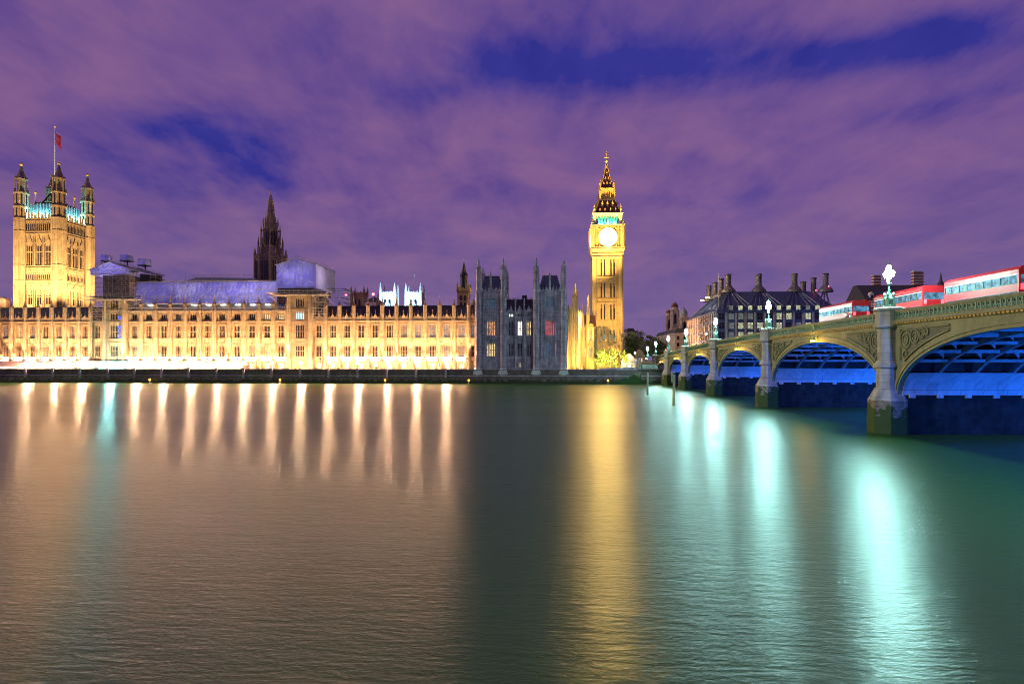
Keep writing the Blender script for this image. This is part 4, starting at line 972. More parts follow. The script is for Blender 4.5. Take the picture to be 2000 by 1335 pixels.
    b = MB(); b.sq(cx, cy, z0, hl - .75, z1, hl - .75); b.sq(cx, cy, z0, hl + .45, z0 + .5, hl + .35); b.sq(cx, cy, z1 - 1.0, hl + .1, z1, hl + .25)
    for k in range(4):
        b.xf = facexf(k, cx, cy, hl)
        for j in range(6): u = -2.5 + j; b.box(u - .17, -.4, z0 + .5, u + .17, 0, z1 - .9)
        for j in range(5):
            u = -2 + j; b.ext([(u - .34, z1 - 1), (u - .34, z1 - 1.9), (u, z1 - 1.2)], -.3, -.04); b.ext([(u + .34, z1 - 1), (u, z1 - 1.2), (u + .34, z1 - 1.9)], -.3, -.05)
        b.box(-2.9, -.3, z0 + .5, 2.9, .02, z0 + 1.3)
        for j in range(7): b.ball((-2.4 + j * .8, .1, z1 - .35), .26, 8, 5)
        b.xf = None
    for sx in (-1, 1):
        for sy in (-1, 1): x, y = cx + sx * hl, cy + sy * hl; b.box(x - .35, y - .35, z0 + .5, x + .35, y + .35, z1 - .99)
    b.build('lantern', 'gilt', t)
    for sx in (-1, 1):
        for sy in (-1, 1):
            x, y = cx + sx * (hl - .1), cy + sy * (hl - .1); z = z1; zt = Z(346); pin = MB(); pin.lathe([(.32, z), (.32, z + (zt - z) * .5), (.45, z + (zt - z) * .55), (.15, z + (zt - z) * .75), (.03, zt)], x, y, 6); pin.build('lantern_pinnacle', 'gilt', t)
    prof = [(362, 2.75), (352, 2.2), (342, 1.6), (332, 1.1), (322, .65), (312, .3)]
    b = MB(); gl = MB()
    for (p0, r0), (p1, r1) in zip(prof, prof[1:]):
        b.sq(cx, cy, Z(p0), r0, Z(p1), r1)
        for k in range(4): a = math.pi / 4 + k * math.pi / 2; c, s2 = math.sqrt(2) * math.cos(a), math.sqrt(2) * math.sin(a); gl.tube((cx + r0 * c, cy + r0 * s2, Z(p0)), (cx + r1 * c, cy + r1 * s2, Z(p1)), .17, 5)
    b.build('spire', 'iron_roof', t)
    for k in range(4):
        gl.xf = facexf(k, cx, cy, 0)
        for (py, rr, us) in ((354, 2.3, (-1.4, 0, 1.4)), (343, 1.65, (-.7, .7)), (331, 1.05, (0,)), (320, .6, (0,))):
            for u in us: gl.ext([(u - .35, Z(py)), (u + .35, Z(py)), (u, Z(py) + 1.1)], rr - .3, rr + .25)
        gl.xf = None
    gl.build('spire_gilding', 'gilt', t)
    b = MB(); b.lathe([(.3, Z(312)), (.25, Z(309)), (.75, Z(306)), (.55, Z(304)), (.12, Z(302)), (.1, Z(300)), (.12, Z(287))], cx, cy, 8)
    b.ball((cx, cy, Z(291)), .38, 8, 5); b.tube((cx - .95, cy, Z(298.5)), (cx + .95, cy, Z(298.5)), .13); b.tube((cx, cy - .95, Z(298.5)), (cx, cy + .95, Z(298.5)), .13)
    for a in (-.95, .95): b.ball((cx + a, cy, Z(299)), .24, 6, 4)
    b.build('finial', 'gilt', t)
    return cx, cy, hf, Z
CT = clock_tower()
# ------------------------------------------------------------------ great square tower (left)
def great_tower():
    YT = 275.0; xl, xr = ax(41.5, YT), ax(115, YT); s_ = xr - xl; cx = (xl + xr) / 2; cy = YT + s_ / 2; hf = s_ / 2 + .5
    Z = lambda py: az(115, py, YT)
    t = thing('square_tower', (cx, cy, GZ), 'great square gold lit stone tower with four corner turrets and flagpole at far left', 'tower')
    m = 'stone_tower'; b = MB(); ht = Z(427)
    b.sq(cx, cy, GZ + .05, hf - .02, ht, hf - .02)
    for k in range(4):
        b.xf = facexf(k, cx, cy, hf)
        for py in (427, 431, 452, 456, 519, 523, 548, 553): z = Z(py); b.box(-hf, 0, z - .2, hf, .4, z + .2)
        for j in range(15): u = -6.3 + j * .9; b.box(u - .1, 0, Z(450), u + .1, .25, Z(434))
        for j in range(15): u = -6.3 + j * .9; b.box(u - .1, 0, Z(546), u + .1, .25, Z(533))
        for u in (-4.3, 0, 4.3):
            for sg in (-1, 1):
                b.box(u + sg * 1.75 - .16, 0, Z(518), u + sg * 1.75 + .16, .45, Z(470)); b.fr(u + sg * 1.75, .2, Z(470), .3, Z(462), .03, 4)
                b.box(u + sg * 1.75 - .12, 0, Z(603), u + sg * 1.75 + .12, .3, Z(566))
                b.ext([(u + sg * 1.6, Z(475)), (u, Z(462)), (u, Z(464.5)), (u + sg * 1.3, Z(477))][::sg], 0, .4)
            b.fr(u, .2, Z(463), .4, Z(455), .05, 4)
            b.ext([(u - 1.3, Z(560)), (u + 1.3, Z(560)), (u, Z(554))], 0, .3)
        for j in range(9):
            u = -6.4 + j * 1.6; b.box(u - .5, -.4, Z(427), u + .5, .3, Z(419 if j % 2 else 414))
        for u in (-4.8, 0, 4.8): b.fr(u, .1, Z(420), .35, Z(405), .05, 6)
        b.xf = None
    b.build('wall', m, t)
    for k in range(4):
        for (pt, pb, wd) in ((467, 517, 2.5), (565, 594, 2.1)):
            for u in (-4.3, 0, 4.3):
                b = MB(); b.xf = facexf(k, cx, cy, hf); b.ext(pointed(u, Z(pb), Z(pt), wd), .003, .05)
                wn = b.build('window', 'glass_dark', t)
                b = MB(); b.xf = facexf(k, cx, cy, hf)
                for q in (-1, 1): b.box(u + q * wd * .17 - .09, .051, Z(pb), u + q * wd * .17 + .09, .25, Z(pt) - wd * .5)
                b.box(u - wd / 2, .052, (Z(pb) + Z(pt)) / 2 - .25, u + wd / 2, .2, (Z(pb) + Z(pt)) / 2 + .25); b.ext(pointed(u, Z(pt) - wd * 1.2, Z(pt) - .05, wd * .8), .051, .18)
                b.build('tracery', m, wn)
        for j in range(14):
            for p0, p1, wd in ((449, 437, .55), (545, 536, .5)):
                if k < 2: u = -5.85 + j * .9; b = MB(); b.xf = facexf(k, cx, cy, hf); b.ext(pointed(u, Z(p0), Z(p1), wd), .003, .05); b.build('arcade_opening', 'glass_dark', t)
    for sx in (-1, 1):
        for sy in (-1, 1):
            x, y = cx + sx * s_ / 2, cy + sy * s_ / 2; r = 2.95; zt = Z(376)
            b = MB(); b.lathe([(r, GZ + .03), (r * .98, ht), (r * .9, ht + .1), (r * .88, zt)], x, y, 8)
            for py in (427, 452, 519, 549, 404, 377): b.fr(x, y, Z(py) - .25, r * 1.07, Z(py) + .3, r * 1.07, 8)
            for k in range(8):
                a = math.pi / 8 + k * math.pi / 4; rr = r * .98; px_, py_ = x + rr * math.cos(a), y + rr * math.sin(a)
                b.box(px_ - .16, py_ - .16, GZ + .1, px_ + .16, py_ + .16, Z(430)); rr = r * .88; px_, py_ = x + rr * math.cos(a), y + rr * math.sin(a); b.box(px_ - .15, py_ - .15, Z(426), px_ + .15, py_ + .15, Z(378))
                a2 = k * math.pi / 4; rr = r * .92; 
            # open lantern stage
            z0, z1 = Z(376), Z(350); b.lathe([(r * .52, z0), (r * .52, z1)], x, y, 8)
            for k in range(8):
                a = math.pi / 8 + k * math.pi / 4; qx, qy = x + r * .8 * math.cos(a), y + r * .8 * math.sin(a); b.fr(qx, qy, z0, .26, z1, .22, 4); b.fr(qx, qy, z1, .3, z1 + 1.7, .03, 4)
                qx, qy = x + r * 1.0 * math.cos(a), y + r * 1.0 * math.sin(a); b.fr(qx, qy, z0, .2, z0 + 2.2, .03, 4)
            b.fr(x, y, z1 - .2, r * .92, z1 + .35, r * .92, 8)
            b.build('corner_turret', m, t)
            b = MB(); 
            for k in range(8):
                a = k * math.pi / 4; rr = r * .83; ux, uy = math.cos(a), math.sin(a)
                for (p0, p1) in ((424, 408), (400, 380)):
                    b.tube((x + ux * rr, y + uy * rr, Z(p0)), (x + ux * rr, y + uy * rr, Z(p1)), .28, 6)
            b.build('turret_lancets', 'glass_dark', t)
            b = MB(); z1 = Z(350); zt2 = Z(321)
            b.lathe([(r * .82, z1 + .35), (r * .66, z1 + 1.2), (r * .34, z1 + (zt2 - z1) * .5), (r * .12, zt2 - .4)], x, y, 8)
            b.build('turret_cap', 'stone_brown', t)
            b = MB(); b.lathe([(.3, zt2 - .5), (.75, zt2 + .1), (.6, zt2 + .7), (.15, zt2 + .8), (.08, zt2 + 2.0)], x, y, 8); b.build('turret_crown', 'gilt', t)
    # roof pavilion lit cyan, iron crown, flagpole
    b = MB(); b.sq(cx, cy, ht, hf - 2.0, Z(395), hf - 3.0)
    for k in range(4):
        b.xf = facexf(k, cx, cy, hf - 2.6)
        for j in range(9): u = -6 + j * 1.5; b.box(u - .1, 0, ht, u + .1, .3, Z(394))
        b.xf = None
    b.build('roof', 'lead', t)
    b = MB(); b.sq(cx, cy, Z(395), 5.6, Z(391), 5.4)
    for k in range(4):
        b.xf = facexf(k, cx, cy, 5.3)
        for j in range(13): u = -5.2 + j * .87; b.fr(u, .05, Z(391), .12, Z(388), .03, 4)
        b.xf = None
    for k in range(4): a = math.pi / 4 + k * math.pi / 2; b.tube((cx + 5 * math.cos(a), cy + 5 * math.sin(a), Z(391)), (cx + .7 * math.cos(a), cy + .7 * math.sin(a), Z(362)), .35, 6)
    b.lathe([(1.2, Z(365)), (1.0, Z(345)), (.5, Z(343))], cx, cy, 8)
    b.build('iron_crown', 'iron_black', t)
    b = MB()
    for sx in (-1, 1):
        for sy in (-1, 1): x, y = cx + sx * 5.2, cy + sy * 5.2; b.lathe([(.3, Z(391)), (.2, Z(375)), (.55, Z(371)), (.1, Z(368))], x, y, 6); b.tube((x, y, Z(391)), (x, y, Z(366)), .1)
    for sg in (-1, 1): b.ball((cx + sg * 1.6, cy, Z(352)), .55, 8, 5)
    b.build('crown_finials', 'gilt', t)
    px, yy = 109, cy; xx = cx; zt = az(109, 249, cy)
    b = MB(); b.tube((xx, yy, Z(345)), (xx, yy, zt), .42, 8, .14); b.build('flagpole', 'pole_blue', t)
    b = MB(); b.ball((xx, yy, zt + .3), .5, 8, 5); b.build('flagpole_finial', 'gilt', t)
    f = MB(); n = 8
    za, zb = az(109, 262, cy), az(109, 287, cy)
    vs = []
    for j in range(7):
        for i in range(n + 1): vs.append((xx + .3 + .32 * i + .1 * math.sin(j), yy + .35 * math.sin(i * 1.3 + j * .4), za + (zb - za) * j / 6 * (.72 + .04 * i) - i * .12))
    f.add(vs, [(j * (n + 1) + i, j * (n + 1) + i + 1, (j + 1) * (n + 1) + i + 1, (j + 1) * (n + 1) + i) for j in range(6) for i in range(n)])
    f.add([(x, y + .04, z) for x, y, z in vs], [((j + 1) * (n + 1) + i, (j + 1) * (n + 1) + i + 1, j * (n + 1) + i + 1, j * (n + 1) + i) for j in range(6) for i in range(n)])
    tag(f.build('flag', 'flag_red'), 'limp red flag hanging from the pole of the great square tower', 'flag')
    for k in range(4):
        fx = facexf(k, cx, cy, hf - 1.3)
        for u in (-5, -1.7, 1.7, 5): lamp('POINT', 'roof_lamp', t, fx(u, 0, ht + 1.0), 4500, (.25, .85, 1.0), radius=.3)
    return cx, cy, hf, Z
GT = great_tower()
# ------------------------------------------------------------------ central spire
def central_spire():
    Y = 306; c = at(528.5, 700, Y); cx, cy = c.x, Y; Z = lambda py: az(528, py, Y); U = 1 / 4.0
    t = thing('spire_tower', (cx, cy, GZ), 'dark octagonal stone spire tower rising behind the purple sheeting', 'spire')
    m = 'stone_brown'; b = MB()
    R0, R1, R2 = 7.0, 5.6, 3.5
    b.lathe([(R0, GZ), (R0, Z(505))], cx, cy, 8); b.fr(cx, cy, Z(506), R0 * 1.05, Z(502), R0 * 1.02, 8)
    b.lathe([(R0 * .86, Z(502)), (R1 * .9, Z(484))], cx, cy, 8); b.lathe([(R2, Z(486)), (R2, Z(436))], cx, cy, 8); b.fr(cx, cy, Z(452), R2 * 1.15, Z(449), R2 * 1.15, 8)
    def ringpin(R, p0, p1, r, tip):
        for k in range(8):
            a = math.pi / 8 + k * math.pi / 4; x, y = cx + R * math.cos(a), cy + R * math.sin(a); b.fr(x, y, Z(p0), r, Z(p1), r * .85, 6); b.fr(x, y, Z(p1), r * 1.1, Z(tip), .04, 6)
    ringpin(R0 * 1.02, 620, 500, .75, 484); ringpin(R1, 500, 478, .5, 462); ringpin(R2 * 1.25, 480, 452, .38, 438); ringpin(R2 * .98, 440, 434, .3, 424)
    for k in range(8):
        a = k * math.pi / 4; ap = math.cos(math.pi / 8)
        for R, p0, p1, w_ in ((R0 * ap + .02, 504, 498, 1.2), (R1 * .86, 492, 482, .9), (R2 * ap, 452, 444, .7)):
            x, y = cx + R * math.cos(a), cy + R * math.sin(a); b.fr(x, y, Z(p0), w_, Z(p1), .05, 4)
        for w_ in (-1.7, -.55, .55, 1.7):
            R = R0 * ap; x, y = cx + R * math.cos(a) - w_ * math.sin(a), cy + R * math.sin(a) + w_ * math.cos(a); b.tube((x, y, 10), (x, y, Z(508)), .2, 5)
    b.build('tower_body', m, t)
    b = MB(); b.lathe([(R2 * .72, Z(436)), (R2 * .5, Z(413)), (R2 * .54, Z(412)), (R2 * .2, Z(384)), (.1, Z(379))], cx, cy, 8); 
    for k in range(8):
        a = math.pi / 8 + k * math.pi / 4; b.tube((cx + R2 * .72 * math.cos(a), cy + R2 * .72 * math.sin(a), Z(436)), (cx + .2 * math.cos(a), cy + .2 * math.sin(a), Z(381)), .14, 5)
    b.build('spire', m, t)
    b = MB(); b.ball((cx, cy, Z(380)), .45, 8, 5); b.tube((cx, cy, Z(380)), (cx, cy, Z(372.5)), .12); b.tube((cx - .5, cy, Z(376)), (cx + .5, cy, Z(376)), .1); b.build('finial', 'gilt', t)
    for k in range(8):
        a = k * math.pi / 4; ap = math.cos(math.pi / 8)
        for R, p0, p1, us, r in ((R0 * ap + .05, 549, 512, (-1.1, 0, 1.1), .4), (R2 * ap + .05, 480, 455, (-.65, .65), .38)):
            for w_ in us:
                x, y = cx + R * math.cos(a) - w_ * math.sin(a), cy + R * math.sin(a) + w_ * math.cos(a); MB().fr(x, y, Z(p0), r, Z(p1), r, 4, 0).build('window', 'glass_dark', t)
central_spire()
# ------------------------------------------------------------------ towers behind the palace
def pinnacled_tower(label, p0, p1, top, tip, Y, m, base=GZ, win=True, dep=None, crown=.7):
    x0, x1 = ax(p0, Y), ax(p1, Y); h = (x1 - x0) / 2; cx = (x0 + x1) / 2; cy = Y + h; zt = az(p0, top, Y); zp = az(p0, tip, Y)
    t = thing('church_tower', (cx, cy, base), label, 'church tower')
    b = MB(); b.sq(cx, cy, base, h, zt, h)
    for sx in (-1, 1):
        for sy in (-1, 1):
            x, y = cx + sx * h * .95, cy + sy * h * .95; b.fr(x, y, base, h * .19, zt + (zp - zt) * .2, h * .17, 8)
            b.lathe([(h * .2, zt + (zp - zt) * .2), (h * .14, zt + (zp - zt) * .38), (h * .16, zt + (zp - zt) * .42), (.05, zp)], x, y, 8)
    for k in range(4):
        b.xf = facexf(k, cx, cy, h)
        n = 7
        for j in range(n): u = -h * .75 + j * h * 1.5 / (n - 1); b.box(u - h * .08, -.4, zt, u + h * .08, .1, zt + crown * (1.6 if j % 2 else .8))
        for z in (zt - .4, zt - h * .7, zt - h * 2.1): b.box(-h, 0, z, h, .3, z + .35)
        b.ext([(-h * .45, zt - h * 1.95), (0, zt - h * .8), (h * .45, zt - h * 1.95), (h * .35, zt - h * 1.95), (0, zt - h * 1.05), (-h * .35, zt - h * 1.95)], 0, .35) if dep is None else None
        b.xf = None
    b.build('wall', m, t)
    if win:
        for k in range(4):
            for u in (-h * .3, h * .3):
                b = MB(); b.xf = facexf(k, cx, cy, h); b.ext(pointed(u, zt - h * 1.9, zt - h * .9, h * .34), .003, .06); b.build('louvre_window', 'glass_dark', t)
    return cx, cy, h
ab1 = pinnacled_tower('left of two floodlit ice blue abbey towers behind the palace roof', 742, 771, 571, 551, 520, 'stone_pale')
ab2 = pinnacled_tower('right of two floodlit ice blue abbey towers, with a thin flagpole', 792, 822, 571, 551, 520, 'stone_pale')
b = MB(); p = at(809, 566, 530); b.tube(p, at(809, 536, 530), .12); tag(b.build('flagpole', 'white_frame'), 'thin bare flagpole on the right ice blue abbey tower', 'flagpole')
pinnacled_tower('small brown church tower with four thin pinnacles behind the palace roof', 685, 711, 572, 557, 430, 'stone_brown', dep=1)
# red beacons on masts
for px, py, lab in ((676, 575.5, 'left of two red beacon lamps on thin masts behind the palace roof'), (729, 574.5, 'right of two red beacon lamps on thin masts beside the abbey tower')):
    p = at(px, py, 400); t = thing('beacon_mast', (p.x, p.y, 20), lab, 'beacon', 'red beacons on masts')
    MB().tube((p.x, p.y, 20), (p.x, p.y, p.z - .5), .25, 5).build('mast', 'steel_pipe', t); MB().ball(p, .85, 8, 6).build('lamp', 'red_lamp', t)
    MB().lathe([(.5, p.z - 1.2), (.6, p.z - .8)], p.x, p.y, 8).build('lamp_base', 'iron_black', t)
# low hipped roof and small dark spirelet beside the abbey
b = MB(); p0, p1 = at(712, 590, 420), at(737, 590, 420); zt = az(724, 580, 420); c = (p0 + p1) / 2
t = thing('hall', (c.x, 420, GZ), 'low brown hipped roof hall between the church tower and the abbey', 'building')
MB().box(p0.x, 420, GZ, p1.x, 436, p0.z).build('wall', 'stone_pale', t); MB().fr(c.x, 428, p0.z, 8.6, zt + 1, .6, 4).build('roof', 'slate', t)
p = at(738.5, 600, 300); t = thing('spirelet', (p.x, 300, 24), 'slender dark spirelet on the palace roof left of the abbey towers', 'spirelet')
b = MB(); b.lathe([(1.1, 24), (1.0, az(738, 589, 300)), (.55, az(738, 585, 300)), (.05, az(738, 571, 300))], p.x, 300, 8)
b.build('shaft', 'stone_brown', t)
MB().tube((p.x, 300, az(738, 572, 300)), (p.x, 300, az(738, 569, 300)), .05).build('finial', 'gilt', t)
# wrapped octagonal tower left of the pavilion
def wrapped_tower():
    Y = 300; cx = ax(906, Y); cy = Y; Z = lambda py: az(906, py, Y)
    t = thing('stair_tower', (cx, cy, GZ), 'slim gold stone tower with black wrapped spire left of the dark pavilion', 'tower')
    b = MB(); h = 2.75; b.sq(cx, cy, GZ, h, Z(566), h); b.sq(cx, cy, Z(569), h + .35, Z(565), h + .3)
    for k in range(4):
        b.xf = facexf(k, cx, cy, h)
        for j in range(5): u = -h + .3 + j * (2 * h - .6) / 4; b.box(u - .3, -.3, Z(565), u + .3, .2, Z(562))
        b.xf = None
    for sx in (-1, 1):
        for sy in (-1, 1): b.fr(cx + sx * h, cy + sy * h, Z(572), .45, Z(558), .35, 6); b.fr(cx + sx * h, cy + sy * h, Z(558), .45, Z(553), .03, 6)
    b.build('wall', 'stone_gold', t)
    b = MB()
    for u in (-1, 1):
        b.xf = facexf(0, cx, cy, h)
        for p0, p1 in ((588, 577), (600, 590)): b.ext(pointed(u, Z(p0), Z(p1), 1.2), .003, .06)
    b.build('windows', 'glass_dark', t)
    b = MB(); b.lathe([(1.75, Z(565)), (1.7, Z(540)), (1.85, Z(539)), (.95, Z(527)), (.6, Z(519)), (.1, Z(511))], cx, cy, 8)
    for k in range(8): a = math.pi / 8 + k * math.pi / 4; b.fr(cx + 1.75 * math.cos(a), cy + 1.75 * math.sin(a), Z(542), .15, Z(532), .02, 4)
    b.build('wrapped_spire', 'iron_black', t)
    MB().tube((cx, cy, Z(512)), (cx, cy, Z(505)), .07).build('finial', 'gilt', t)
wrapped_tower()
b = MB(); p = at(925, 600, 290); b.lathe([(1.1, 22), (1.1, az(925, 594, 290)), (1.25, az(925, 593, 290)), (.1, az(925, 584, 290))], p.x, 290, 8); b.ball((p.x, 290, az(925, 583, 290)), .2); tag(b.build('roof_turret', 'stone_gold'), 'small gold conical roof turret against the left edge of the dark pavilion', 'turret')
b = MB(); p = at(3, 590, 270); b.lathe([(3.2, 20), (3.2, az(3, 588, 270)), (2.6, az(3, 583, 270)), (1.2, az(3, 580, 270))], p.x, 270, 10); tag(b.build('domed_turret', 'stone_brown'), 'small dark domed turret at the far left edge of the picture', 'turret')
# ------------------------------------------------------------------ palace floodlights (fixtures stand on roofs and ground)
warm = (1.0, .60, .25); gold = (1.0, .58, .16)
for i, x in enumerate(sorted(XS_S[3:] + XS_C + XS_N[1:-1])):
    floodlight((x, 220.6, 7.9), (x, YF - .6, 17.2), 20000, (1.0, .54, .25), 'slim floodlight pole on the terrace before the palace, %s from the left' % ORD[i], 58, group='floodlights along the terrace', radius=.25, pole=GZ + .09)
cx, cy, hf, Z = CT
fl = 'floodlights at the foot of the clock tower'
floodlight((cx - 17, 254, GZ), (cx - 1, cy - hf, 30), 430000, gold, 'floodlight on the lawn far left of the bush below the clock tower', 70, group=fl)
floodlight((cx + 3, 240, GZ), (cx, cy - hf, 20), 230000, gold, 'floodlight near the river wall aimed low at the clock tower shaft', 44, group=fl)
floodlight((cx + 13, 252, GZ), (cx, cy - hf, 52), 1200000, gold, 'floodlight on the lawn right of the bush below the clock tower', 52, group=fl)
floodlight((cx - 13, 250, GZ), (cx, cy - hf, 76), 2000000, gold, 'floodlight behind the river wall aimed high at the clock tower', 34, group=fl)
floodlight((cx - 12, 246, GZ), (cx - 12, 272, 14), 60000, gold, 'floodlight before the short gold palace front', 85, group=fl)
floodlight((ax(1107, 228) + 1.6, 221, GZ), (ax(1125, 250), 250, 15), 34000, gold, 'floodlight beside the pavilion foot aimed along the gold wing', 90, group=fl)
floodlight((17, 238, GZ), (9, 246, 14), 34000, gold, 'floodlight on the lawn aimed sideways at the gold wing', 100, group=fl)
lamp('POINT', 'dial_lamp', bpy.data.objects['clock_tower'], (cx, cy - hf - 1.6, Z(483)), 900, (1, .8, .4), radius=.4)
cx, cy, hf, Z = GT
fl = 'floodlights around the great square tower'
floodlight((cx - 6, 250, 28), (cx - 2, cy - hf, 50), 190000, warm, 'roof floodlight left before the great square tower', 90, group=fl)
floodlight((cx + 14, 252, 28), (cx + 4, cy - hf, 58), 190000, warm, 'roof floodlight right before the great square tower', 80, group=fl)
floodlight((cx + hf + 24, cy - 4, 28), (cx + hf, cy, 54), 260000, warm, 'roof floodlight beside the right face of the great square tower', 85, group=fl)
for i, (c_, lab) in enumerate(((ab1, 'left'), (ab2, 'right'))):
    floodlight((c_[0] + 4, 490, 30), (c_[0], c_[1] - c_[2], 58), 420000, (.42, .70, 1.0), 'cold white floodlight before the %s abbey tower' % lab, 70, 'flood_white', 'floodlights before the abbey')
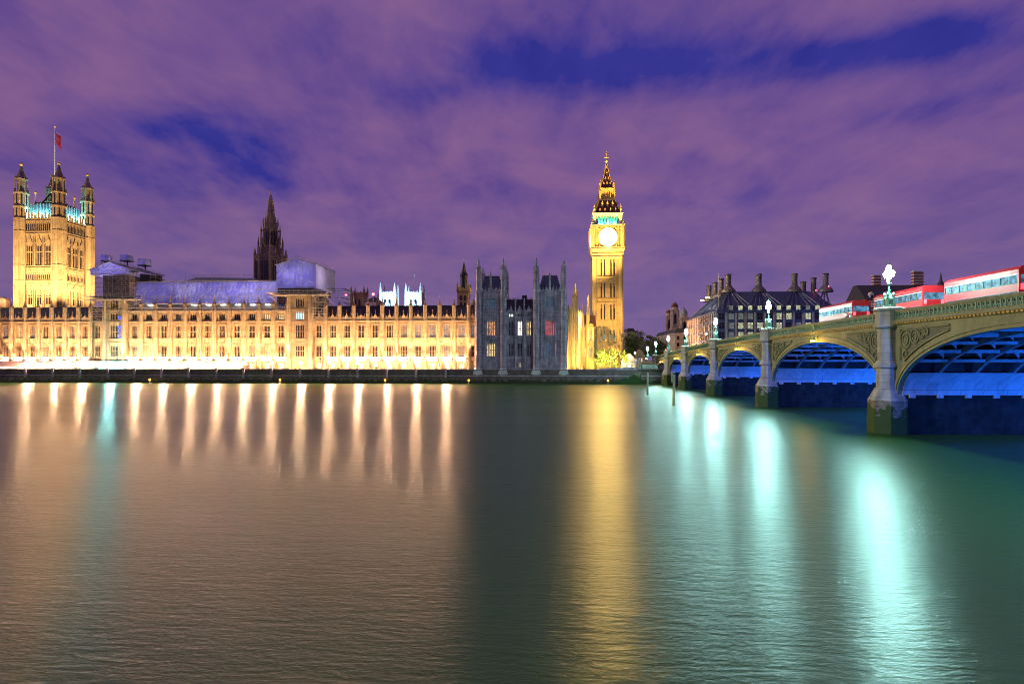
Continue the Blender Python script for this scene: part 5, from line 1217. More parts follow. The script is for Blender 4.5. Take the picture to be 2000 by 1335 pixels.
# ------------------------------------------------------------------ bridge
BX0, BX1 = 37.4, 63.4
PY = [33.0, 73.0, 112.0, 147.0, 178.5, 205.0, 229.0]
def zpar(y): return 13.4 - .00014 * (y - 60) ** 2 if y < 250 else 13.4 - .00014 * 190 ** 2 - (y - 250) * .045
def bridge():
    t = thing('road_bridge', (BX0, 73, 0), 'green iron arch road bridge on stone piers with blue lit undersides', 'bridge')
    PW = 1.6
    ys = [-8 + i * 4 for i in range(62)]
    b = MB()
    def strip(x0, x1, f0, f1):
        vs = []; n = len(ys)
        for y in ys: vs += [(x0, y, f0(y)), (x1, y, f0(y)), (x1, y, f1(y)), (x0, y, f1(y))]
        fs = []
        for i in range(n - 1):
            a = i * 4; fs += [(a, a + 1, a + 5, a + 4), (a + 3, a + 7, a + 6, a + 2), (a, a + 4, a + 7, a + 3), (a + 1, a + 2, a + 6, a + 5)]
        fs += [(0, 3, 2, 1), tuple((n - 1) * 4 + k for k in (0, 1, 2, 3))]
        b.add(vs, fs)
    strip(BX0 + .4, BX1 - .4, lambda y: zpar(y) - 1.75, lambda y: zpar(y) - 1.25); b.build('deck', 'bridge_steel', t)
    b = MB(); strip(BX0 + 4.2, BX1 - 4.2, lambda y: zpar(y) - 1.246, lambda y: zpar(y) - 1.2); tag(b.build('roadway', 'asphalt', t))
    for x0, x1, nm in ((BX0 + .42, BX0 + 4.1, 1), (BX1 - 4.1, BX1 - .42, 1)):
        b = MB(); strip(x0, x1, lambda y: zpar(y) - 1.246, lambda y: zpar(y) - 1.06); b.build('footway', 'paving', t)
    for side, (xo, xi) in enumerate(((BX0, BX0 + .3), (BX1, BX1 - .3))):
        s_ = 1 if side == 0 else -1
        b = MB()
        strip(min(xo - .12 * s_, xi + .12 * s_), max(xo - .12 * s_, xi + .12 * s_), lambda y: zpar(y) - .16, lambda y: zpar(y))
        strip(min(xo - .05 * s_, xi), max(xo - .05 * s_, xi), lambda y: zpar(y) - .30, lambda y: zpar(y) - .162)
        strip(min(xo - .05 * s_, xi), max(xo - .05 * s_, xi), lambda y: zpar(y) - 1.15, lambda y: zpar(y) - .98)
        strip(min(xo - .28 * s_, xi), max(xo - .28 * s_, xi), lambda y: zpar(y) - 1.36, lambda y: zpar(y) - 1.16)
        strip(min(xo - .12 * s_, xi), max(xo - .12 * s_, xi), lambda y: zpar(y) - 1.50, lambda y: zpar(y) - 1.37)
        b.build('parapet_rail', 'bridge_green', t)
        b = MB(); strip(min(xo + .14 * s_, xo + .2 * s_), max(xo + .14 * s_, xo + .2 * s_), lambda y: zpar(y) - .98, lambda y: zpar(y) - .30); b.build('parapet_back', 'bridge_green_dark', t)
        b = MB(); y = 31.0 if side == 0 else 60.0; st = .62 if side == 0 else 1.3
        while y < 236:           # pierced trefoil panels
            z = zpar(y); 
            if y < 125 and side == 0: b.ring((xo + .06 * s_, y, z - .52), .2, .045, 'x', 8, 4); b.ring((xo + .06 * s_, y - .14, z - .8), .13, .04, 'x', 6, 4); b.ring((xo + .06 * s_, y + .14, z - .8), .13, .04, 'x', 6, 4)
            b.box(min(xo - .02 * s_, xo + .12 * s_), y + st / 2 - .05, z - 1.0, max(xo - .02 * s_, xo + .12 * s_), y + st / 2 + .05, z - .3); y += st
        b.build('parapet_tracery', 'lamp_green', t)
        if side == 0:
            b = MB(); y = 31.0
            while y < 230: z = zpar(y); b.box(xo - .2, y - .14, z - 1.53, xo - .12, y + .14, z - 1.37); y += .52
            tag(b.build('dentils', 'bridge_gilt', t), kind='stuff')
    # arches
    for ai, (ya, yb) in enumerate(zip([-7.0] + PY, PY)):
        near = ai in (1, 2, 3)
        a, c = ya + PW, yb - PW; mid = (a + c) / 2; hs = (c - a) / 2; zs = 4.25; zc = zpar(mid) - 2.75; N_ = 40 if near else 24
        intr = lambda th, e=0.0: (mid - (hs + e) * math.cos(th), zs + (zc - zs + e) * math.sin(th))
        ths = [math.pi * i / N_ for i in range(N_ + 1)]
        for side, xo in enumerate((BX0, BX1)):
            s_ = 1 if side == 0 else -1; x0, x1 = sorted((xo + .12 * s_, xo + .45 * s_))
            b = MB(); lo = [intr(th, .55) for th in ths]
            lo = [(min(max(y, ya + PW * .5), yb - PW * .5), z) for y, z in lo]
            hi = [(y, zpar(y) - 1.5) for y, z in lo]
            for i in range(N_):
                if abs(lo[i + 1][0] - lo[i][0]) < 1e-4: continue
                b.ext([lo[i], lo[i + 1], hi[i + 1], hi[i]], x0, x1, 'yz')
            b.build('spandrel', 'bridge_green', t)
            b = MB()
            for (e0, e1, dx_) in ((0, .22, .02), (.22, .36, .10), (.36, .78, .0)):
                xa_, xb_ = sorted((xo + dx_ * s_, xo + (.5 + dx_) * s_))
                for i in range(N_):
                    p, q, r_, s2 = intr(ths[i], e0), intr(ths[i + 1], e0), intr(ths[i + 1], e1), intr(ths[i], e1)
                    b.ext([p, q, r_, s2], xa_, xb_, 'yz')
            b.build('arch_ring', 'bridge_green', t)
            if side == 0:
                # framed openwork panels in the spandrel corners beside each pier
                for sg, yp in ((1, a), (-1, c)):
                    b = MB(); zt = zpar(yp) - 2.05; xs_ = xo + .03
                    top_l = hs * .52
                    pts = []
                    for i in range(13):
                        th = math.acos(max(-1, min(1, 1 - (top_l / hs) * i / 12))); y, z = intr(th, 1.15)
                        y = a + (y - (mid - hs)) if False else y
                        pts.append((y if sg == 1 else 2 * mid - y, min(z, zt)))
                    yv = yp + sg * .55
                    pts = [(y, z) for y, z in pts if (y - yv) * sg > 0]
                    if len(pts) < 4: continue
                    for p, q in zip(pts, pts[1:]): b.tube((xs_, p[0], p[1]), (xs_, q[0], q[1]), .11, 5)
                    b.tube((xs_, yv, pts[0][1]), (xs_, yv, zt), .11, 5); b.tube((xs_, yv, zt), (xs_, pts[-1][0], zt), .11, 5)
                    b.build('spandrel_frame', 'bridge_green', t)
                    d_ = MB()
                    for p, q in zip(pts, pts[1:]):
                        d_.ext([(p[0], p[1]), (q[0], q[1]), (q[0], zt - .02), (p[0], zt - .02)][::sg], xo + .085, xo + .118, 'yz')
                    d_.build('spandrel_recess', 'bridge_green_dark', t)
                    g = MB()
                    yy = yv; 
                    for R in ((1.0, .72, .5, .34) if near else (.8, .5)):
                        yy += sg * R
                        zl = [z for (y, z) in sorted(pts, key=lambda p: abs(p[0] - yy))[:1]][0]
                        zz = (zt + zl) / 2 + .0; Rz = min(R, (zt - zl) / 2 - .1)
                        if Rz > .15:
                            g.ring((xs_, yy, zt - Rz - .15), Rz, .09, 'x', 18, 5); g.ring((xs_, yy, zt - Rz - .15), Rz * .55, .06, 'x', 12, 4)
                            if zt - zl > 2 * Rz + 1.0: g.ring((xs_, yy, zt - 2 * Rz - .75), .42, .07, 'x', 12, 4)
                        yy += sg * R
                    if g.v: g.build('spandrel_tracery', 'bridge_green', t)
        # ribs, soffit plates, cross beams
        for k in range(1, 7):
            x = BX0 + (BX1 - BX0) * k / 7; b = MB()
            for i in range(N_):
                b.ext([intr(ths[i], 0), intr(ths[i + 1], 0), intr(ths[i + 1], .55), intr(ths[i], .55)], x - .17, x + .17, 'yz')
            b.build('arch_rib', 'bridge_steel', t)
        lim = math.asin(min(.99, 2.45 / (zc - zs)))
        for sg in (0, 1):
            b = MB(); n2 = 10
            for i in range(n2):
                t0, t1 = lim * i / n2, lim * (i + 1) / n2
                p0, p1 = intr(t0, -.10), intr(t1, -.10)
                if sg: p0, p1 = (2 * mid - p0[0], p0[1]), (2 * mid - p1[0], p1[1])
                b.ext([p0, p1, (p1[0] + (-.15 if not sg else .15), p1[1]), (p0[0] + (-.15 if not sg else .15), p0[1])], BX0 + .55, BX1 - .55, 'yz')
            y0 = a if not sg else c
            for k in range(9): x = BX0 + 1.5 + k * 2.9; b.box(x - .3, min(y0, y0 + (.25 if not sg else -.25)) , zs - .3, x + .3, max(y0, y0 + (.25 if not sg else -.25)), zs + .1)
            b.build('soffit_plate', 'soffit_paint', t)
        b = MB()
        nb = 13 if near else 7
        for i in range(1, nb):
            th = lim + (math.pi - 2 * lim) * i / nb; y, z = intr(th, .1); b.box(BX0 + .5, y - .09, z, BX1 - .5, y + .09, z + .32)
            z2 = zpar(y) - 1.76
            for k in range(0, 7):
                x = BX0 + (BX1 - BX0) * (k + .5) / 7
                if near:
                    b.ext([(x - 1.3, z + .35), (x - .75, z + 1.0), (x + .75, z + 1.0), (x + 1.3, z + .35), (x + 1.3, min(z + 1.35, z2)), (x - 1.3, min(z + 1.35, z2))], y - .05, y + .05)
        b.build('cross_beams', 'bridge_steel', t)
    # piers
    for i, yp in enumerate(PY):
        b = MB(); w2 = PW
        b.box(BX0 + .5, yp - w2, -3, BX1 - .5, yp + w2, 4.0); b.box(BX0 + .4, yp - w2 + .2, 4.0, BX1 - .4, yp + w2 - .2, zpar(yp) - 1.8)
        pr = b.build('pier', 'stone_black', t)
        for xo, s_ in ((BX0, -1), (BX1, 1)):
            xc = xo + s_ * .02
            b = MB(); b.lathe([(2.25, -3), (2.1, 3.6)], xc, yp, 8); b.build('pier_foot', 'granite_tide', pr)
            b = MB(); b.lathe([(2.12, 3.6), (1.4, 4.95)], xc, yp, 8)
            b.lathe([(1.28, 4.95), (1.22, 7.2)], xc, yp, 8); b.fr(xc, yp, 7.2, 1.55, 7.5, 1.55, 8); b.lathe([(1.45, 7.5), (1.2, 7.95), (1.16, 8.15)], xc, yp, 8)
            zt = zpar(yp)
            b.lathe([(1.14, 8.15), (1.12, zt - 2.0), (1.5, zt - 1.75), (1.5, zt - 1.5)], xc, yp, 8); b.lathe([(1.36, zt - 1.5), (1.36, zt - .05), (1.55, zt + .05), (1.55, zt + .3), (1.2, zt + .42)], xc, yp, 8)
            b.build('pier_shaft', 'granite', pr)
    return t
BR = bridge()
# abutment at the far bank
# bridge lamps: three lantern standards on the piers
def bridge_lamp(x, y, z, label, idx):
    t = thing('bridge_lamp', (x, y, z), label, 'lamp post', 'three lantern lamps along the bridge')
    b = MB(); b.lathe([(.62, z), (.62, z + .18), (.42, z + .25), (.40, z + .9), (.5, z + .95), (.22, z + 1.35), (.13, z + 1.7), (.11, z + 2.5), (.24, z + 2.6), (.24, z + 2.72), (.1, z + 2.8), (.09, z + 3.9)], x, y, 8)
    for k in range(4): a = math.pi / 4 + k * math.pi / 2; b.lathe([(.11, z + .2), (.11, z + 1.35), (.16, z + 1.4), (.02, z + 1.7)], x + .45 * math.cos(a), y + .45 * math.sin(a), 6)
    b.build('post', 'lamp_green', t)
    b = MB()
    for sg in (-1, 1): 
        prev = (x, y, z + 2.75)
        for k in range(1, 6): f = k / 5; p = (x + sg * .08 * f, y + sg * .62 * math.sin(f * 1.57), z + 2.75 + .55 * (f ** 2)); b.tube(prev, p, .05, 5); prev = p
    b.build('bracket', 'lamp_green', t)
    for (dy_, dz_) in ((0, 4.25), (-.62, 3.65), (.62, 3.65)):
        b = MB(); yy = y + dy_; zz = z + dz_
        b.lathe([(.17, zz - .3), (.30, zz + .1), (.27, zz + .25), (.12, zz + .42)], x, yy, 8)
        g = b.build('lantern', 'bridge_globe' if y < 180 else 'bridge_globe_far', t)
        MB().lathe([(.2, zz + .42), (.1, zz + .55), (.02, zz + .8)], x, yy, 6).build('lantern_cap', 'lamp_green', g)
names = ['on the nearest bridge pier', 'on the second bridge pier from the right', 'on the third bridge pier from the right', 'on the fourth bridge pier from the right', 'on the fifth bridge pier from the right', 'on the far bank abutment of the bridge']
bridge_lamp(BX0 - .02, PY[0], zpar(PY[0]) + .42, 'three lantern lamp post on the bridge pier just beyond the right edge', 0)
for i, yp in enumerate(PY[1:]): bridge_lamp(BX0 - .02, yp, zpar(yp) + .42, 'glowing three lantern green lamp post ' + names[i], i)
bridge_lamp(BX0 + .3, 250, zpar(250) + .1, 'glowing three lantern lamp post on the road just beyond the bridge', 7)
for i, yp in enumerate((33.0, 73.0, 112.0, 147.0)): 
    if i: bridge_lamp(BX1 + .35, yp, zpar(yp) + .42, 'lantern lamp post on the far parapet, %s from the right' % ORD[i - 1], 9) if False else None
# amber navigation lamps under each crown
for i, (ya, yb) in enumerate(zip(PY[:-1], PY[1:])):
    if i == 0: continue
    y = (ya + yb) / 2; z = zpar(y) - 1.5; x = BX0 - .45
    t = thing('navigation_lamp', (x, y, z - 1), 'pair of amber navigation lamps hung over the %s arch from the right' % ORD[i], 'navigation lamp', 'amber lamp pairs over the bridge arches')
    b = MB(); b.tube((x + .35, y, z + .1), (x, y, z + .5), .06); b.tube((x, y, z + .5), (x, y, z - .75), .05); b.tube((x, y - .4, z - .7), (x, y + .4, z - .7), .05)
    for k in (-1, 1): b.tube((x + .3, y, z + 1.2), (x - .1, y + k * .4, z + .6), .05)
    b.build('bracket', 'bridge_green_dark', t)
    for sg in (-1, 1):
        b = MB(); b.lathe([(.2, z - .72), (.24, z - .9)], x, y + sg * .4, 8); b.build('lamp_hood', 'iron_black', t)
        b = MB(); b.ball((x, y + sg * .4, z - 1.05), .17, 8, 6); b.build('lamp_globe', 'amber', t)
    lamp('POINT', 'amber_light', t, (x - .7, y, z - 1.2), 450, (1, .60, .12), radius=.25)
# blue floodlights under the arches, on the pier ledges
for ai, (ya, yb) in enumerate(zip(PY[:-1], PY[1:])):
    mid = (ya + yb) / 2
    for j, fx in enumerate((.07, .4, .72)):
        x = BX0 + (BX1 - BX0) * fx; y = ya + 1.9
        floodlight((x, y, 4.05), (x + 11, yb - 1.0, 5.6), 52000 * (yb - ya) / 39, (.010, .145, 1.0), '%s blue floodlight under the %s arch from the right' % (('outermost', 'middle', 'innermost')[j], ORD[ai]), 64, 'flood_blue', 'blue floodlights under the bridge', .25)
# ------------------------------------------------------------------ buses, people on the bridge
def bus(x, y, label):
    z = zpar(y) - 1.2; L, Wd, H = 11.0, 2.5, 4.35
    t = thing('double_decker_bus', (x, y, z), label, 'bus', 'double decker buses crossing the bridge')
    sl = (zpar(y + 5) - zpar(y - 5)) / 10
    xf = lambda a, b_, c: (x + a, y + b_, z + c + sl * b_)
    def body(z0, z1, ins, l0=-L / 2, l1=L / 2, r=.22):
        b.ext([(-Wd / 2 + ins, z0), (Wd / 2 - ins, z0), (Wd / 2 - ins, z1 - r), (Wd / 2 - ins - r, z1), (-Wd / 2 + ins + r, z1), (-Wd / 2 + ins, z1 - r)], l0, l1)
    b = MB(); b.xf = xf
    body(.35, 1.15, 0, r=.02); body(2.0, 2.75, 0, r=.02); body(3.55, H, 0, r=.3)
    for yy in (-L / 2, L / 2 - .18):
        for xx in (-Wd / 2, Wd / 2 - .18): b.box(xx, yy, 1.15, xx + .18, yy + .18, 2.0); b.box(xx, yy, 2.75, xx + .18, yy + .18, 3.55)
    b.build('body', 'bus_red', t)
    b = MB(); b.xf = xf
    for i in range(1, 9):
        yy = -L / 2 + L * i / 9
        for xx in (-Wd / 2, Wd / 2 - .06): b.box(xx, yy - .05, 1.15, xx + .06, yy + .05, 2.0); b.box(xx, yy - .05, 2.75, xx + .06, yy + .05, 3.55)
    for zz in (1.99, 3.5, 2.752):
        for xx in (-Wd / 2 - .012, Wd / 2 - .05): b.box(xx, -L / 2 + .2, zz, xx + .062, L / 2 - .2, zz + .06)
    b.build('window_surround', 'iron_black', t)
    for z0, z1 in ((1.151, 1.999), (2.751, 3.549)):
        b = MB(); b.xf = xf; b.box(-Wd / 2 + .07, -L / 2 + .06, z0, Wd / 2 - .07, L / 2 - .06, z1); b.build('window_band', 'bus_glow', t)
    b = MB(); b.xf = xf
    for sg in (-1, 1): b.box(min(sg * (Wd / 2 + .003), sg * (Wd / 2 + .03)), -L / 2 + .2, 3.56, max(sg * (Wd / 2 + .003), sg * (Wd / 2 + .03)), L / 2 - .2, 3.63); b.box(min(sg * (Wd / 2 + .003), sg * (Wd / 2 + .03)), -L / 2 + .2, 1.06, max(sg * (Wd / 2 + .003), sg * (Wd / 2 + .03)), L / 2 - .2, 1.12)
    b.build('light_strip', 'bus_line', t)
    for sx in (-1, 1):
        for yy in (-3.4, 3.3):
            b = MB(); b.xf = xf; b.tube((sx * (Wd / 2 - .28), yy, .48), (sx * (Wd / 2 + .01), yy, .48), .48, 16); w_ = b.build('wheel', 'rubber', t)
            b = MB(); b.xf = xf; b.tube((sx * (Wd / 2 + .012), yy, .48), (sx * (Wd / 2 + .03), yy, .48), .25, 12); b.build('hub', 'steel_pipe', w_)
        for zz in (1.0, 2.5):
            b = MB(); b.xf = xf; b.box(sx * .95 - .15, -L / 2 - .05, zz - .28, sx * .95 + .15, -L / 2 - .003, zz + .22); b.build('tail_light', 'tail_red', t)
        b = MB(); b.xf = xf; b.box(sx * .85 - .2, L / 2 + .003, .7, sx * .85 + .2, L / 2 + .05, .95); b.build('headlight', 'flood_white', t)
    return t
BUSX = BX0 + 6.2
for i, y in enumerate((52, 66, 81, 98)):
    bus(BUSX, y, 'red double decker bus with glowing blue windows, %s' % ('cut off by the right edge', 'second from the right edge', 'passing right of the second lamp post', 'last before the office block')[i])
def car(x, y, label, paint):
    z = zpar(y) - 1.2; t = thing('car', (x, y, z), label, 'car', 'cars crossing the bridge')
    xf = lambda a, b_, c: (x + a, y + b_, z + c)
    b = MB(); b.xf = xf; b.ext([(-2.2, .3), (2.2, .3), (2.25, .75), (1.3, .95), (.7, 1.5), (-1.2, 1.5), (-2.1, .95), (-2.25, .7)], -.88, .88, 'yz'); b.build('body', paint, t)
    b = MB(); b.xf = xf; b.ext([(1.1, 1.0), (.62, 1.44), (-1.12, 1.44), (-1.8, 1.0)], -.9, .9, 'yz'); b.build('windows', 'glass_dark', t)
    for sx in (-1, 1):
        for yy in (-1.4, 1.4): b = MB(); b.xf = xf; b.tube((sx * .7, yy, .33), (sx * .9, yy, .33), .33, 12); b.build('wheel', 'rubber', t)
        b = MB(); b.xf = xf; b.box(sx * .65 - .14, -2.29, .72, sx * .65 + .14, -2.22, .88); b.build('tail_light', 'tail_red', t)
        b = MB(); b.xf = xf; b.box(sx * .65 - .15, 2.21, .6, sx * .65 + .15, 2.28, .74); b.build('headlight', 'flood_white', t)
car(BUSX, 118, 'dark car with red tail lights just beyond the last bus', 'bronze'); car(BUSX, 132, 'red car crossing the bridge behind the third lamp post', 'bus_red'); car(BUSX, 160, 'grey car far along the bridge before the office block', 'steel_pipe')
def person(x, y, z, rz, label, coat, seed):
    R = random.Random(seed)
    J = {'hip': (0, 0, .92), 'waist': (0, 0, 1.08), 'chest': (0, .02, 1.34), 'neck': (0, .03, 1.5), 'jaw': (0, -.01, 1.58), 'head': (0, 0, 1.69), 'top': (0, .01, 1.78),
         'ls': (.19, .02, 1.42), 'le': (.25, .03, 1.14), 'lw': (.22, -.14, .95), 'rs': (-.19, .02, 1.42), 're': (-.26, 0, 1.15), 'rw': (-.2, -.2, 1.0),
         'lh': (.1, 0, .88), 'lk': (.11, -.06, .48), 'la': (.11, .02, .09), 'lf': (.11, -.15, .04), 'rh': (-.1, 0, .88), 'rk': (-.11, .03, .48), 'ra': (-.11, .14, .10), 'rf': (-.11, -.03, .04)}
    Rad = {'hip': .15, 'waist': .14, 'chest': .17, 'neck': .065, 'jaw': .085, 'head': .105, 'top': .07, 'ls': .075, 'le': .05, 'lw': .035, 'rs': .075, 're': .05, 'rw': .035, 'lh': .1, 'lk': .065, 'la': .045, 'lf': .04, 'rh': .1, 'rk': .065, 'ra': .045, 'rf': .04}
    E = [('hip', 'waist'), ('waist', 'chest'), ('chest', 'neck'), ('neck', 'jaw'), ('jaw', 'head'), ('head', 'top'), ('chest', 'ls'), ('ls', 'le'), ('le', 'lw'), ('chest', 'rs'), ('rs', 're'), ('re', 'rw'), ('hip', 'lh'), ('lh', 'lk'), ('lk', 'la'), ('la', 'lf'), ('hip', 'rh'), ('rh', 'rk'), ('rk', 'ra'), ('ra', 'rf')]
    ks = list(J); me = bpy.data.meshes.new('person'); me.from_pydata([J[k] for k in ks], [(ks.index(a), ks.index(b)) for a, b in E], [])
    o = bpy.data.objects.new('person', me); COL.objects.link(o); me.materials.append(MATS['skin'])
    o.location = (x, y, z); o.rotation_euler.z = rz; tag(o, label, 'person', 'people on the bridge'); LOC[o.name] = (x, y, z)
    md = o.modifiers.new('skin', 'SKIN'); sv = me.skin_vertices[0].data
    for i, k in enumerate(ks): sv[i].radius = (Rad[k], Rad[k]); sv[i].use_root = (k == 'hip')
    o.modifiers.new('sub', 'SUBSURF').levels = 1
    def cloth(name, sub, grow, m):
        k2 = [k for k in ks if k in sub]; me2 = bpy.data.meshes.new(name); me2.from_pydata([J[k] for k in k2], [(k2.index(a), k2.index(b)) for a, b in E if a in sub and b in sub], []); me2.materials.append(MATS[m])
        c = bpy.data.objects.new(name, me2); COL.objects.link(c); c.parent = o; c.modifiers.new('skin', 'SKIN'); sv = me2.skin_vertices[0].data
        for i, k in enumerate(k2): sv[i].radius = (Rad[k] + grow, Rad[k] + grow); sv[i].use_root = k in ('hip', 'chest') and i == 0
        c.modifiers.new('sub', 'SUBSURF').levels = 1
    cloth('coat', ('hip', 'waist', 'chest', 'ls', 'le', 'lw', 'rs', 're', 'rw'), .025, coat)
    cloth('trousers', ('hip', 'lh', 'lk', 'la', 'rh', 'rk', 'ra'), .015, 'cloth_dark')
    b = MB(); b.ball((0, .025, 1.735), .118, 10, 6, .85); me3 = b.mesh('hair', 'bark'); h = bpy.data.objects.new('hair', me3); COL.objects.link(h); h.parent = o
    b = MB(); b.ball((.035, -.1, 1.69), .012, 6, 4).ball((-.035, -.1, 1.69), .012, 6, 4); me3 = b.mesh('eyes', 'iron_black'); h = bpy.data.objects.new('eyes', me3); COL.objects.link(h); h.parent = o
for px, rz, lab, coat in ((1655, -1.2, 'person in dark coat at the bridge parapet between the two nearest lamp posts', 'cloth_dark'), (1660.5, 1.4, 'person in blue coat facing the dark coated person at the parapet', 'pole_blue'), (1360, .4, 'person in dark coat walking far along the bridge near the fourth lamp post', 'cloth_dark')):
    xp = BX0 + 1.4; a = (px - 1000) / F; yp = xp * (sn * a + cs) / (cs * a - sn); person(xp, yp, zpar(yp) - 1.06, rz, lab, coat, 3)
# ------------------------------------------------------------------ mooring posts and channel markers
for px, pyt, pyb, lab in ((1265, 729, 771, 'thin pale mooring post in the river, left of two'), (1315.5, 732, 792, 'taller leaning mooring post with a notched top in the river, right of two')):
    Y = CAMZ * F / (pyb - HZ) * (sn * (px - 1000) / F + cs); p = at(px, pyb, Y); zt = az(px, pyt, Y)
    t = thing('mooring_post', (p.x, Y, 0), lab, 'mooring post', 'mooring posts in the river')
    MB().tube((p.x, Y, -1.5), (p.x + (.12 if px > 1300 else 0), Y, zt), .24, 9, .2).build('shaft', 'wood_wet', t)
    b = MB(); b.tube((p.x, Y, zt), (p.x, Y, zt + .12), .26, 9, .15)
    if px > 1300: b.box(p.x - .42, Y - .12, zt - 1.3, p.x - .17, Y + .12, zt + .5)
    b.build('head', 'wood_wet', t)
for i, px in enumerate((292.5, 546.8, 752, 915.5, 1187.5)):
    Y = 213.8; x = ax(px, Y); t = thing('channel_marker', (x, Y, 0), 'small yellow river marker lamp before the wall, %s from the left' % ORD[i], 'river marker', 'yellow river markers before the wall')
    MB().lathe([(.5, -.3), (.5, .12), (.14, .2), (.12, .9)], x, Y, 8).build('float', 'wood_wet', t)
    MB().lathe([(.3, .9), (.36, 1.1), (.36, 1.5), (.2, 1.6)], x, Y, 8).build('lamp', 'amber_small', t)
# ------------------------------------------------------------------ office block with chimneys
def office():
    Y0 = 270.0; x0, x1 = ax(1400, Y0), ax(1645, Y0); yb = 326.0
    Z = lambda py: az(1500, py, Y0); ze = Z(608)
    t = thing('office_block', ((x0 + x1) / 2, Y0, GZ), 'dark bronze office block with steep roof and tall round chimneys behind the bridge', 'office building')
    b = MB(); b.box(x0, Y0, GZ + .02, x1, yb, ze); b.build('wall', 'bronze', t)
    pil = MB(); n = 13; pw = (x1 - x0) / n
    for i in range(n + 1): x = x0 + pw * i; pil.box(x - .42, Y0 - .35, GZ, x + .42, Y0, ze - .3)
    for i in range(n):
        for r in range(5): pass
    ns = 15; ps = (yb - Y0) / ns
    for i in range(ns + 1): y = Y0 + ps * i; pil.box(x0 - .4, y - .3, GZ, x0, y + .3, ze - .3)
    pil.build('pilasters', 'stone_pink', t)
    tr = MB(); tr.box(x0 - .6, Y0 - .6, ze - .28, x1 + .3, yb, ze + .25)
    for r in range(5): z = ze - 3.9 * (r + 1); tr.box(x0 - .2, Y0 - .2, z - .3, x1, yb, z + .35)
    tr.build('floor_bands', 'bronze', t)
    R = random.Random(5)
    for i in range(n):
        for r in range(5):
            z = ze - 3.9 * (r + 1) + .7; x = x0 + pw * (i + .5); lit = i >= 1 and R.random() < .8 and r < 4
            b = MB(); b.box(x - 1.05, Y0 - .12, z, x + 1.05, Y0 - .02, z + 2.5); w_ = b.build('window', ('office' if R.random() < .65 else 'office_dim') if lit else 'glass_dark', t)
            b = MB(); b.box(x - .04, Y0 - .17, z, x + .04, Y0 - .121, z + 2.5); b.box(x - 1.05, Y0 - .16, z + 1.5, x + 1.05, Y0 - .122, z + 1.58); b.build('glazing_bars', 'bronze', w_)
    for j in range(ns):
        for r in range(4):
            z = ze - 3.9 * (r + 1) + .5; y = Y0 + ps * (j + .5); lit = R.random() < .12
            b = MB(); b.box(x0 - .14, y - 1.2, z, x0 - .02, y + 1.2, z + 2.7); w_ = b.build('window', 'office_dim' if lit else 'glass_dark', t)
            b = MB(); b.box(x0 - .19, y - .06, z, x0 - .141, y + .06, z + 2.7); b.build('glazing_bars', 'stone_pink', w_)
    # steep hipped roof with duct ribs
    zr = az(1500, 570, Y0 + 11); ins = 9.5
    r = MB(); r.add([(x0 - .2, Y0 - .2, ze + .25), (x1, Y0 - .2, ze + .25), (x1, yb, ze + .25), (x0 - .2, yb, ze + .25), (x0 + ins, Y0 + ins, zr), (x1 - ins, Y0 + ins, zr), (x1 - ins, yb - ins, zr), (x0 + ins, yb - ins, zr)],
                    [(0, 1, 5, 4), (1, 2, 6, 5), (2, 3, 7, 6), (3, 0, 4, 7), (4, 5, 6, 7)]); r.build('roof', 'portcullis_roof', t)
    d = MB(); chs = []
    for px in (1423.4, 1483, 1553, 1613.6): chs.append((ax(px, Y0 + 11), Y0 + 11.5))
    for (cx, cy) in chs:
        for k in (-3, -2, -1, 1, 2, 3):
            xe = cx + k * pw * .72
            if x0 + .5 < xe < x1 - .5: d.tube((xe, Y0 + .1, ze + .45), (cx + k * .6, cy - 2.0, zr - .1), .36, 5)
    for j in range(ns):
        y = Y0 + ps * (j + .5); d.tube((x0 + .1, y, ze + .45), (x0 + ins - .2, min(max(y, Y0 + ins), yb - ins), zr), .3, 5)
    d.build('roof_ducts', 'portcullis_roof', t)
    def chimney(cx, cy, zt, r=1.12, cone=True, base=zr):
        b = MB()
        if cone: b.lathe([(3.1, base - .2), (2.9, base + .9), (1.5, base + 2.4), (1.3, base + 3.0)], cx, cy, 12)
        b.lathe([(r, base), (r, zt - .5)], cx, cy, 14)
        for f in (.25, .5, .75): b.fr(cx, cy, base + (zt - base) * f, r * 1.06, base + (zt - base) * f + .12, r * 1.06, 14)
        b.fr(cx, cy, zt - .55, r * 1.12, zt - .3, r * 1.12, 14)
        for k in range(10): a = k * math.pi / 5; b.box(cx + r * math.cos(a) - .1, cy + r * math.sin(a) - .1, zt - .3, cx + r * math.cos(a) + .1, cy + r * math.sin(a) + .1, zt + .1)
        b.fr(cx, cy, zt + .1, r * 1.14, zt + .3, r * 1.14, 14)
        b.build('chimney', 'chimney_steel', t)
    for cx, cy in chs: chimney(cx, cy, az(1500, 536, cy))
    for px, py, cone in ((1569, 551, False), (1589, 543.5, True)): cy = Y0 + 40; chimney(ax(px, cy), cy, az(px, py, cy), 1.2, cone)
    for j, (px, py) in enumerate(((1408.5, 545), (1396.5, 552), (1385, 559), (1374, 566))):
        xx = x0 + ins + .5; a = (px - 1000) / F; yy = xx * (sn * a + cs) / (cs * a - sn); yy = min(yy, yb - 2); chimney(xx, yy, az(px, py, yy), 1.1, True)
    # attic dormers
    for i in range(1, n):
        x = x0 + pw * (i + .5)
        if x > x1 - 6: continue
        b = MB(); b.box(x - 1.05, Y0 + .3, ze + .5, x + 1.05, Y0 + 3, ze + 2.7); w_ = b.build('dormer', 'portcullis_roof', t)
        b = MB(); b.box(x - .85, Y0 + .2, ze + .7, x + .85, Y0 + .29, ze + 2.5); b.build('dormer_window', 'office' if R.random() < .7 else 'office_dim', w_)
